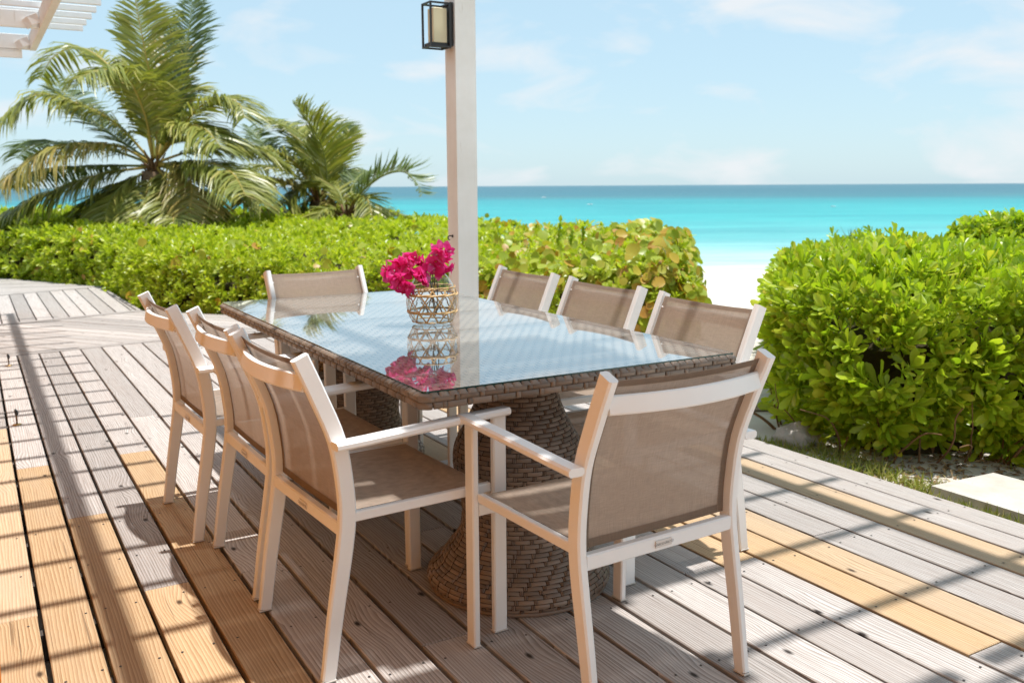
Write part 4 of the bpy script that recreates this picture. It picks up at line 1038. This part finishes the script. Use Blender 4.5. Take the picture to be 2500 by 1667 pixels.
# bushy hedge at the right
BF = [(7.8, 7.3), (5.8, 5.4), (4.72, 4.42), (4.14, 3.92), (3.88, 3.66), (3.82, 3.2), (3.93, 2.92), (4.34, 2.74), (4.60, 2.30), (4.85, 1.5), (5.2, .4)]
BP = BF+[(9, -.5), (11, 3), (11, 6.5), (9.6, 8.0)]
def bz(x, y):
    u = x*FH[0]+y*FH[1]; d = edge_dist(x, y, BF[:7])
    return np.minimum(.86, 1.31-.0614*u-.105)-.10*np.clip(1-d/.5, 0, 1)
hd2 = thing('bushy_hedge', 'dense bright green bush with paddle leaves beside the deck at right', 'hedge')
rs2 = np.random.RandomState(9)
P, AX = sample_hedge(BF, BP, bz, 165, 330, rs2, 4.2, margin=250, under=.17)
ls = lump(P[:, 0]*1.2+P[:, 2], P[:, 1]*1.2-P[:, 2], 6.0, 2.0)+rs2.normal(0, .35, len(P)); kk = (ls > -.62) | (P[:, 2] > .55); P, AX = P[kk], AX[kk]
big = (P[:, 2] < .52) & ((P @ RH) > 1.55+rs2.uniform(-.5, .6, len(P))); uu = P @ FH
Pa = rosettes(P[~big], AX[~big], 9, .055, .105, rs2); Pb = rosettes(P[big], AX[big], 9, .085, .155, rs2)
Pl, Dl, Ul, Sl = [np.concatenate([a_, b_]) for a_, b_ in zip(Pa, Pb)]
plant(hd2, Pl, Dl, Ul, Sl, [OBO, OBO2], 'scaevola_leaf', 299, rs=rs2, aspect=(.58, .95), near=np.where(Pl[:, 2] > -.05, 1, .6))
core_mesh(BF, BP, bz, .34, 'dark_core', hd2, 5, .22)
shoots(BF, 60, bz, hd2, rs2, 31)
# bare branches showing low in the hedge
for k in range(26):
    t_ = rr.uniform(.28, .86)*(len(BF)-1); i = int(t_); f_ = t_-i; bx = BF[i][0]+(BF[i+1][0]-BF[i][0])*f_; by = BF[i][1]+(BF[i+1][1]-BF[i][1])*f_
    inn = np.array([.72, .35]); p0 = np.array([bx+inn[0]*.16, by+inn[1]*.16, -.16]); pts = [p0]
    d_ = np.array([rr.uniform(-.5, .1), rr.uniform(-.5, .3), 1.0])
    for s in range(5):
        d_ = d_+np.array([rr.uniform(-.5, .4), rr.uniform(-.5, .4), rr.uniform(-.35, .25)]); d_ /= np.linalg.norm(d_); pts.append(pts[-1]+d_*rr.uniform(.07, .13))
    mb = MB(); r0 = rr.uniform(.005, .012); mb.tube(smooth_path(pts, 3), [r0*(1-.6*q/15) for q in range(16)], 6); mb.build('branch', 'stem_brown', hd2)
# taller shrub behind it at the frame's edge, spiky plant behind
sh = thing('rear_shrub', 'darker taller shrub rising behind the bushy hedge at the right edge', 'shrub')
rs3 = np.random.RandomState(14); c0 = at(2440, 600, 8.2)
q = rs3.normal(size=(520, 3)); q /= np.linalg.norm(q, axis=1, keepdims=True); q *= rs3.uniform(.75, 1.0, (520, 1)); q = q[q[:, 2] > -.5]
lobes = [(0, 0, 0, .30), (-.22, 0, .05, .17), (.30, .1, -.02, .26), (.05, -.05, .08, .2)]
Pq = np.concatenate([c0+RH*l[0]+FH*l[1]+ZU*l[2]+q[i::4]*np.array([l[3], l[3], l[3]*.8]) for i, l in enumerate(lobes)]); Aq = np.concatenate([q[i::4] for i in range(4)])+np.array([0, 0, .5])
Pl, Dl, Ul, Sl = rosettes(Pq, Aq, 8, .07, .11, rs3)
plant(sh, Pl, Dl, Ul, Sl, [OBO], 'scaevola_leaf', 60, rs=rs3)
mb = MB()
for k in range(7):
    b_ = c0+RH*rr.uniform(-.1, .15)+ZU*(-1.25); e_ = c0+RH*rr.uniform(-.25, .3)+FH*rr.uniform(-.15, .15)+ZU*rr.uniform(-.05, .15); mb.tube([b_, (b_+e_)/2+RH*rr.uniform(-.05, .05), e_], [.02, .014, .006], 6)
mb.build('branch', 'stem_brown', sh)
spk = thing('spiky_plant', 'small grey green spiky plant poking up behind the bushy hedge', 'plant')
c1 = at(2080, 612, 9.0); Vs, Fs = [], []; mb = MB()
for k in range(46):
    a = rr.uniform(0, 2*math.pi); el = rr.uniform(.25, 1.35); L = rr.uniform(.20, .34); d_ = np.array([math.cos(a)*math.cos(el), math.sin(a)*math.cos(el), math.sin(el)]); s_ = np.cross(d_, ZU); s_ /= np.linalg.norm(s_)
    pts = [c1+d_*L*t-ZU*.10*t*t*L for t in (0, .5, 1)]; mb.add([pts[0]-s_*.006, pts[0]+s_*.006, pts[1]-s_*.008, pts[1]+s_*.008, pts[2]], [(0, 1, 3, 2), (2, 3, 4)])
mb.build('blades', 'palm_leaf_blue', spk)
mb = MB(); mb.tube([c1-ZU*1.2, c1-ZU*.5, c1+ZU*.02], [.06, .05, .04], 8); mb.build('trunk', 'bark', spk)

# ------------------------------------------------------------------ grass, stones between the deck and the bush
mb = MB(); mb.add(*(lambda z0, z1: ([(3.70, 1.5, z0), (4.16, 1.5, z0), (4.125, 2.505, z0), (3.70, 2.535, z0), (3.70, 1.5, z1), (4.16, 1.5, z1), (4.125, 2.505, z1), (3.70, 2.535, z1)], [(0, 3, 2, 1), (4, 5, 6, 7), (0, 1, 5, 4), (1, 2, 6, 5), (2, 3, 7, 6), (3, 0, 4, 7)]))(-.13, -.055))
mb.build('paving_slab', 'stone_slab', label='white limestone paving slab beside the deck at the right edge', cat='slab')
a = on(1862, 1002, -.11); 
mb = MB(); o0 = a-RH*.25; mb.add([o0, o0+RH*.42+FH*.02, o0+RH*.40+FH*.32, o0+FH*.30]+[p+ZU*.035 for p in (o0, o0+RH*.42+FH*.02, o0+RH*.40+FH*.32, o0+FH*.30)], [(0, 3, 2, 1), (4, 5, 6, 7), (0, 1, 5, 4), (1, 2, 6, 5), (2, 3, 7, 6), (3, 0, 4, 7)])
mb.build('path_slab', 'stone_slab', label='worn pale stone slab on the sand at the foot of the bush', cat='slab')
bm = bmesh.new(); bmesh.ops.create_icosphere(bm, subdivisions=3, radius=1.0)
c2 = on(1948, 1092, -.12)
for v in bm.verts:
    n = v.co.normalized(); k = 1+.18*math.sin(n.x*5+1)*math.cos(n.y*4)+.10*math.sin(n.z*9+n.x*7)+.05*math.sin(n.y*17+n.z*13)
    v.co = Vector((n.x*.13*k, n.y*.11*k, max(-.05, n.z*.085*k)))
me = bpy.data.meshes.new('rock'); bm.to_mesh(me); bm.free(); me.polygons.foreach_set('use_smooth', [True]*len(me.polygons))
o = link('limestone_rock', me, mat='limestone', label='rough grey limestone rock at the foot of the bush beside the deck', cat='rock'); o.location = (c2[0]+.06, c2[1]+.05, -.09)
rs4 = np.random.RandomState(21); N = 9500
gx = 3.47+rs4.beta(1.1, 1.7, N)*.50; gy = rs4.uniform(1.35, 3.62, N); k = (np.sin(gx*23)*np.sin(gy*6.1+.7)+rs4.normal(0, .5, N) > -.25) & ~((gx > 3.695) & (gy < 2.53)) & (gx < 3.47+.10+.40*np.clip((3.75-gy)*2.2, .1, 1)); gx, gy = gx[k], gy[k]; N = len(gx)
k = ~((np.abs(gy-2.78) < .17) & (np.abs(gx-3.62) < .12) & (rs4.uniform(size=N) < .85)); gx, gy = gx[k], gy[k]; N = len(gx)
dirs = rs4.normal(0, .55, (N, 3)); dirs[:, 2] = 1
GB = leaf_tmpl([(0, .045), (.5, .04), (1.0, .006)], .2, -.35)
M = frames(np.stack([gx, gy, np.full(N, -.122)], 1), dirs, rs4.normal(size=(N, 3)), np.stack([rs4.uniform(.04, .10, N), rs4.uniform(.03, .085, N)], 1))
V, F = instances(GB[0], GB[1], M); link('grass', np_mesh('grass', V, F, 'grass_blade'), kind='stuff', label='short patchy grass along the edge of the deck', cat='grass')
# dry litter under the bush
N = 1900; gx = 3.55+rs4.uniform(0, 1.0, N); gy = rs4.uniform(1.6, 3.7, N); k = ~((gx > 3.69) & (gx < 4.17) & (gy < 2.54)) & (gx > 3.58); gx, gy = gx[k], gy[k]; N = len(gx)
dirs = rs4.normal(size=(N, 3)); dirs[:, 2] *= .25
V, F = instances(OBS[0], OBS[1], frames(np.stack([gx, gy, np.full(N, -.113)], 1), dirs, np.array([[0, 0, 1.0]])+rs4.normal(0, .4, (N, 3)), rs4.uniform(.02, .05, N)))
t = NT('dry_litter'); ge = t.N('NewGeometry'); p = t.prin(t.ramp(ge.outputs['Random Per Island'], [(0, (.12, .07, .035)), (.5, (.25, .16, .08)), (1, (.36, .27, .15))]), .8, None, .2); t.done(p.outputs[0])
link('leaf_litter', np_mesh('leaf_litter', V, F, 'dry_litter'), kind='stuff', label='dry brown leaves lying under the bush', cat='leaf litter')

# ------------------------------------------------------------------ palms
ZS = 1060/2352.0
def frond(parent, pts, uoff, u0, leaf_len, mat='palm_leaf', seed=0, droop=.55, rach='rachis_green', wind=(0.25, 0.0), nl=58, spread=1.0, start=.14, width=.044):
    """pts: picture path of the midrib (in the 2352-wide zoom), uoff: how far the tip swings towards (-) or away from the camera"""
    r2 = random.Random(seed*7+3); m = len(pts)
    W = [at(x*ZS, y*ZS, u0+uoff*(i/(m-1))**1.2) for i, (x, y) in enumerate(pts)]
    C = smooth_path(W, 8); n = len(C); L = sum(np.linalg.norm(C[i+1]-C[i]) for i in range(n-1))
    f = link('frond', None, parent)
    mb = MB(); mb.tube(C, [.026*(1-.88*i/(n-1)) for i in range(n)], 6); mb.build('midrib', rach, f)
    V, Fc = [], []
    cum = np.array([0]+[np.linalg.norm(C[i+1]-C[i]) for i in range(n-1)]).cumsum()
    for k in range(nl):
        s = start+(1-start)*(k+.5)/nl; q = s*cum[-1]; i = min(n-2, max(0, int(np.searchsorted(cum, q)-1))); tt = (q-cum[i])/(cum[i+1]-cum[i]+1e-9)
        p = C[i]+(C[i+1]-C[i])*tt; T = C[i+1]-C[i]; T = T/np.linalg.norm(T)
        S = np.cross(T, ZU); S = S/(np.linalg.norm(S)+1e-6) if np.linalg.norm(S) > .15 else RH
        Nn = np.cross(S, T)
        env = (.45+.55*math.sin(min(1, s*1.5)*math.pi/2))*(1 if s < .7 else 1-.62*(s-.7)/.3)
        for sg in (-1, 1):
            if r2.random() < .04: continue
            ll = .95*leaf_len*env*r2.uniform(.8, 1.2); a = r2.uniform(.62, .9)-.25*s
            d = S*sg*math.cos(a)*spread+T*math.sin(a)*1.05+Nn*r2.uniform(-.05, .32); d /= np.linalg.norm(d)
            g = np.array([0, 0, -1.0])*droop*r2.uniform(.7, 1.3)+RH*wind[0]+ZU*wind[1]
            w0 = width*r2.uniform(.8, 1.15)*(.6+.4*env)
            p1 = p+d*ll*.38+g*ll*.07; p2 = p+d*ll*.72+g*ll*.27; p3 = p+d*ll*.95+g*ll*.55
            wd = np.cross(d, Nn); wd /= (np.linalg.norm(wd)+1e-6); wd = wd*.8+Nn*r2.uniform(-.5, .5)
            b = len(V); V += [p-wd*w0*.2, p+wd*w0*.2, p1-wd*w0*.5, p1+wd*w0*.5, p2-wd*w0*.4, p2+wd*w0*.4, p3-wd*w0*.04, p3+wd*w0*.04]
            Fc += [(b, b+1, b+3, b+2), (b+2, b+3, b+5, b+4), (b+4, b+5, b+7, b+6)]
    link('leaflets', np_mesh('leaflets', np.array(V), np.array(Fc), mat), f, kind='stuff')
    return f
def trunk(parent, base_px, u, r0, zb):
    c = at(base_px[0]*ZS, base_px[1]*ZS, u); b = np.array([c[0]-.25, c[1]+.1, zb]); mb = MB(); P_, Rr = [], []
    for i in range(15):
        t_ = i/14; P_.append(b+(c-b)*t_+np.array([.12*math.sin(t_*2.2), 0, 0])*(1-t_)); Rr.append(r0*(1.25-.35*t_)*(1+.08*(i % 2))+(.05 if t_ > .85 else 0))
    mb.tube(P_, Rr, 12); mb.build('trunk', 'bark', parent)
    mb = MB(); r2 = random.Random(int(base_px[0]))
    for k in range(26):                                     # dry fibre and old stalks round the crown
        a = r2.uniform(0, 6.28); d = np.array([math.cos(a)*.5, math.sin(a)*.5, r2.uniform(-.3, .9)]); mb.tube([c-ZU*.15, c+d*.22, c+d*.42+ZU*r2.uniform(-.2, .05)], [.035, .025, .008], 5)
    mb.build('dry_stalks', 'stem_brown', parent)
    return c
p1 = thing('palm_tree', 'large coconut palm at left, its upright fronds reaching the top of the picture', 'palm tree', group='palms behind the hedge')
U1 = 15.5
trunk(p1, (835, 930), U1, .16, ground_z(15.5))
FR = [ # path, swing, length, material, droop
 ([(850, 860), (845, 600), (790, 300), (720, -60)], -.6, .85, 'palm_leaf', .30, 'rachis_yellow'),
 ([(860, 860), (930, 640), (1000, 330), (1045, -20)], .7, .75, 'palm_leaf_blue', .25, 'rachis_green'),
 ([(830, 870), (760, 620), (600, 370), (440, 262), (300, 300), (215, 425)], .9, .75, 'palm_leaf', .75, 'rachis_yellow'),
 ([(830, 870), (790, 640), (700, 440), (570, 378), (415, 425)], -1.3, .95, 'palm_leaf', .9, 'rachis_yellow'),
 ([(825, 880), (640, 680), (440, 570), (200, 515), (0, 655)], -.8, .90, 'palm_leaf', .95, 'rachis_yellow'),
 ([(825, 890), (660, 800), (470, 780), (230, 830), (-10, 1000)], -1.5, .85, 'palm_leaf_old', .95, 'rachis_yellow'),
 ([(825, 905), (620, 930), (480, 965), (250, 1050), (-40, 1190)], -1.0, .85, 'palm_leaf', .9, 'rachis_yellow'),
 ([(825, 890), (560, 800), (330, 775), (170, 790), (90, 860)], 1.2, .8, 'palm_leaf_blue', .6, 'rachis_green'),
 ([(850, 870), (940, 760), (1060, 600), (1190, 530), (1290, 560), (1325, 640)], -.7, .75, 'palm_leaf', .75, 'rachis_yellow'),
 ([(850, 900), (930, 890), (1010, 900), (1038, 1000), (1030, 1180)], -1.4, .75, 'palm_leaf_old', .55, 'rachis_yellow'),
 ([(845, 930), (805, 1000), (785, 1090), (755, 1220)], -1.3, .6, 'palm_leaf', .5, 'rachis_yellow'),
 ([(855, 880), (1000, 830), (1180, 800), (1380, 805), (1560, 900)], .3, .72, 'palm_leaf', .8, 'rachis_yellow'),
 ([(850, 900), (1000, 920), (1180, 930), (1330, 990), (1420, 1120)], -.6, .7, 'palm_leaf', .8, 'rachis_green'),
 ([(825, 880), (620, 740), (430, 590), (270, 415)], 1.6, .7, 'palm_leaf_blue', .3, 'rachis_green'),
 ([(850, 860), (900, 680), (960, 520), (1060, 480)], 1.3, .75, 'palm_leaf', .5, 'rachis_yellow'),
 ([(845, 860), (880, 600), (905, 380), (900, 180)], 1.2, .7, 'palm_leaf_old', .3, 'rachis_green'),
 ([(825, 910), (650, 1010), (520, 1090), (420, 1200)], .4, .75, 'palm_leaf', .8, 'rachis_green'),
 ([(830, 920), (700, 980), (600, 1080), (560, 1220)], -.9, .7, 'palm_leaf', .8, 'rachis_green'),
 ([(850, 910), (960, 980), (1090, 1060), (1180, 1200)], .5, .7, 'palm_leaf', .7, 'rachis_green'),
 ([(840, 860), (815, 640), (775, 470), (690, 330)], .9, .8, 'palm_leaf', .5, 'rachis_green'),
 ([(820, 900), (500, 900), (250, 930), (40, 1010)], .9, .7, 'palm_leaf_blue', .8, 'rachis_green'),
 ([(850, 870), (930, 740), (1010, 680), (1110, 700), (1200, 800)], -1.2, .85, 'palm_leaf', .8, 'rachis_yellow'),
 ([(850, 890), (1000, 880), (1130, 880), (1260, 940), (1330, 1060)], -1.8, .8, 'palm_leaf', .8, 'rachis_yellow'),
 ([(845, 900), (900, 980), (930, 1080), (940, 1210)], -1.6, .7, 'palm_leaf', .6, 'rachis_yellow'),
]
for i, (pts, uo, ll, m, dr, ra) in enumerate(FR): frond(p1, pts, uo, U1, ll, m, i+1, dr, ra, wind=(.22, 0), nl=120)
p2 = thing('palm_tree', 'smaller coconut palm right of the large one, windblown fronds above the hedge', 'palm tree', group='palms behind the hedge')
U2 = 17.0
trunk(p2, (1730, 1090), U2, .13, ground_z(17.0))
FR2 = [
 ([(1740, 1080), (1770, 950), (1730, 760), (1605, 560)], -.5, .80, 'palm_leaf', .15, 'rachis_green'),
 ([(1735, 1080), (1690, 900), (1640, 740), (1560, 690), (1450, 640)], .8, .7, 'palm_leaf', .6, 'rachis_green'),
 ([(1745, 1080), (1790, 950), (1840, 830), (1892, 705)], .5, .62, 'palm_leaf', .3, 'rachis_yellow'),
 ([(1730, 1090), (1640, 930), (1540, 840), (1400, 805), (1300, 830)], -.8, .7, 'palm_leaf', .8, 'rachis_yellow'),
 ([(1725, 1100), (1620, 1020), (1500, 975), (1390, 985), (1310, 1105)], -1.3, .7, 'palm_leaf_old', .8, 'rachis_yellow'),
 ([(1745, 1090), (1800, 1020), (1835, 1060), (1850, 1190)], -1.0, .6, 'palm_leaf_old', .5, 'rachis_yellow'),
 ([(1735, 1080), (1690, 960), (1560, 860), (1440, 790), (1350, 690)], 1.2, .65, 'palm_leaf_blue', .4, 'rachis_green'),
 ([(1730, 1080), (1600, 950), (1450, 900), (1300, 940), (1180, 1060)], .9, .7, 'palm_leaf', .8, 'rachis_green'),
 ([(1740, 1090), (1700, 1000), (1580, 1060), (1500, 1190)], -.7, .65, 'palm_leaf', .7, 'rachis_green'),
 ([(1745, 1085), (1800, 960), (1850, 930), (1890, 980)], .9, .55, 'palm_leaf', .5, 'rachis_green'),
 ([(1735, 1080), (1660, 860), (1560, 700), (1430, 640)], 1.6, .6, 'palm_leaf_blue', .5, 'rachis_green'),
 ([(1735, 1085), (1740, 900), (1790, 720), (1800, 640)], 1.4, .6, 'palm_leaf_blue', .3, 'rachis_green'),
 ([(1740, 1095), (1690, 1080), (1640, 1130), (1610, 1230)], -.2, .6, 'palm_leaf', .7, 'rachis_green'),
]
for i, (pts, uo, ll, m, dr, ra) in enumerate(FR2): frond(p2, pts, uo, U2, ll, m, 40+i, dr, ra, wind=(.30, .05), nl=104)
p3 = thing('palm_tree', 'young palm at the right of the palms, one long frond arching over the sea', 'palm tree', group='palms behind the hedge')
U3 = 16.0
trunk(p3, (1880, 1170), U3, .10, ground_z(16.0))
FR3 = [
 ([(1880, 1165), (1950, 1050), (2060, 960), (2170, 930), (2240, 970), (2290, 1050)], -.5, .62, 'palm_leaf_blue', -.25, 'rachis_green'),
 ([(1880, 1165), (1930, 1080), (1990, 1080), (2020, 1200)], -.7, .55, 'palm_leaf', .6, 'rachis_yellow'),
 ([(1875, 1165), (1840, 1050), (1790, 1000), (1700, 1010)], .6, .55, 'palm_leaf', .5, 'rachis_green'),
 ([(1880, 1165), (1900, 1040), (1940, 960), (2000, 930)], 1.1, .5, 'palm_leaf_blue', .2, 'rachis_green'),
 ([(1880, 1170), (1960, 1150), (2080, 1150), (2220, 1200)], .5, .5, 'palm_leaf', .3, 'rachis_green'),
 ([(1875, 1170), (1810, 1130), (1740, 1150), (1700, 1240)], -.6, .5, 'palm_leaf', .6, 'rachis_green'),
]
for i, (pts, uo, ll, m, dr, ra) in enumerate(FR3): frond(p3, pts, uo, U3, ll, m, 80+i, dr, ra, wind=(.12, .12), nl=58)
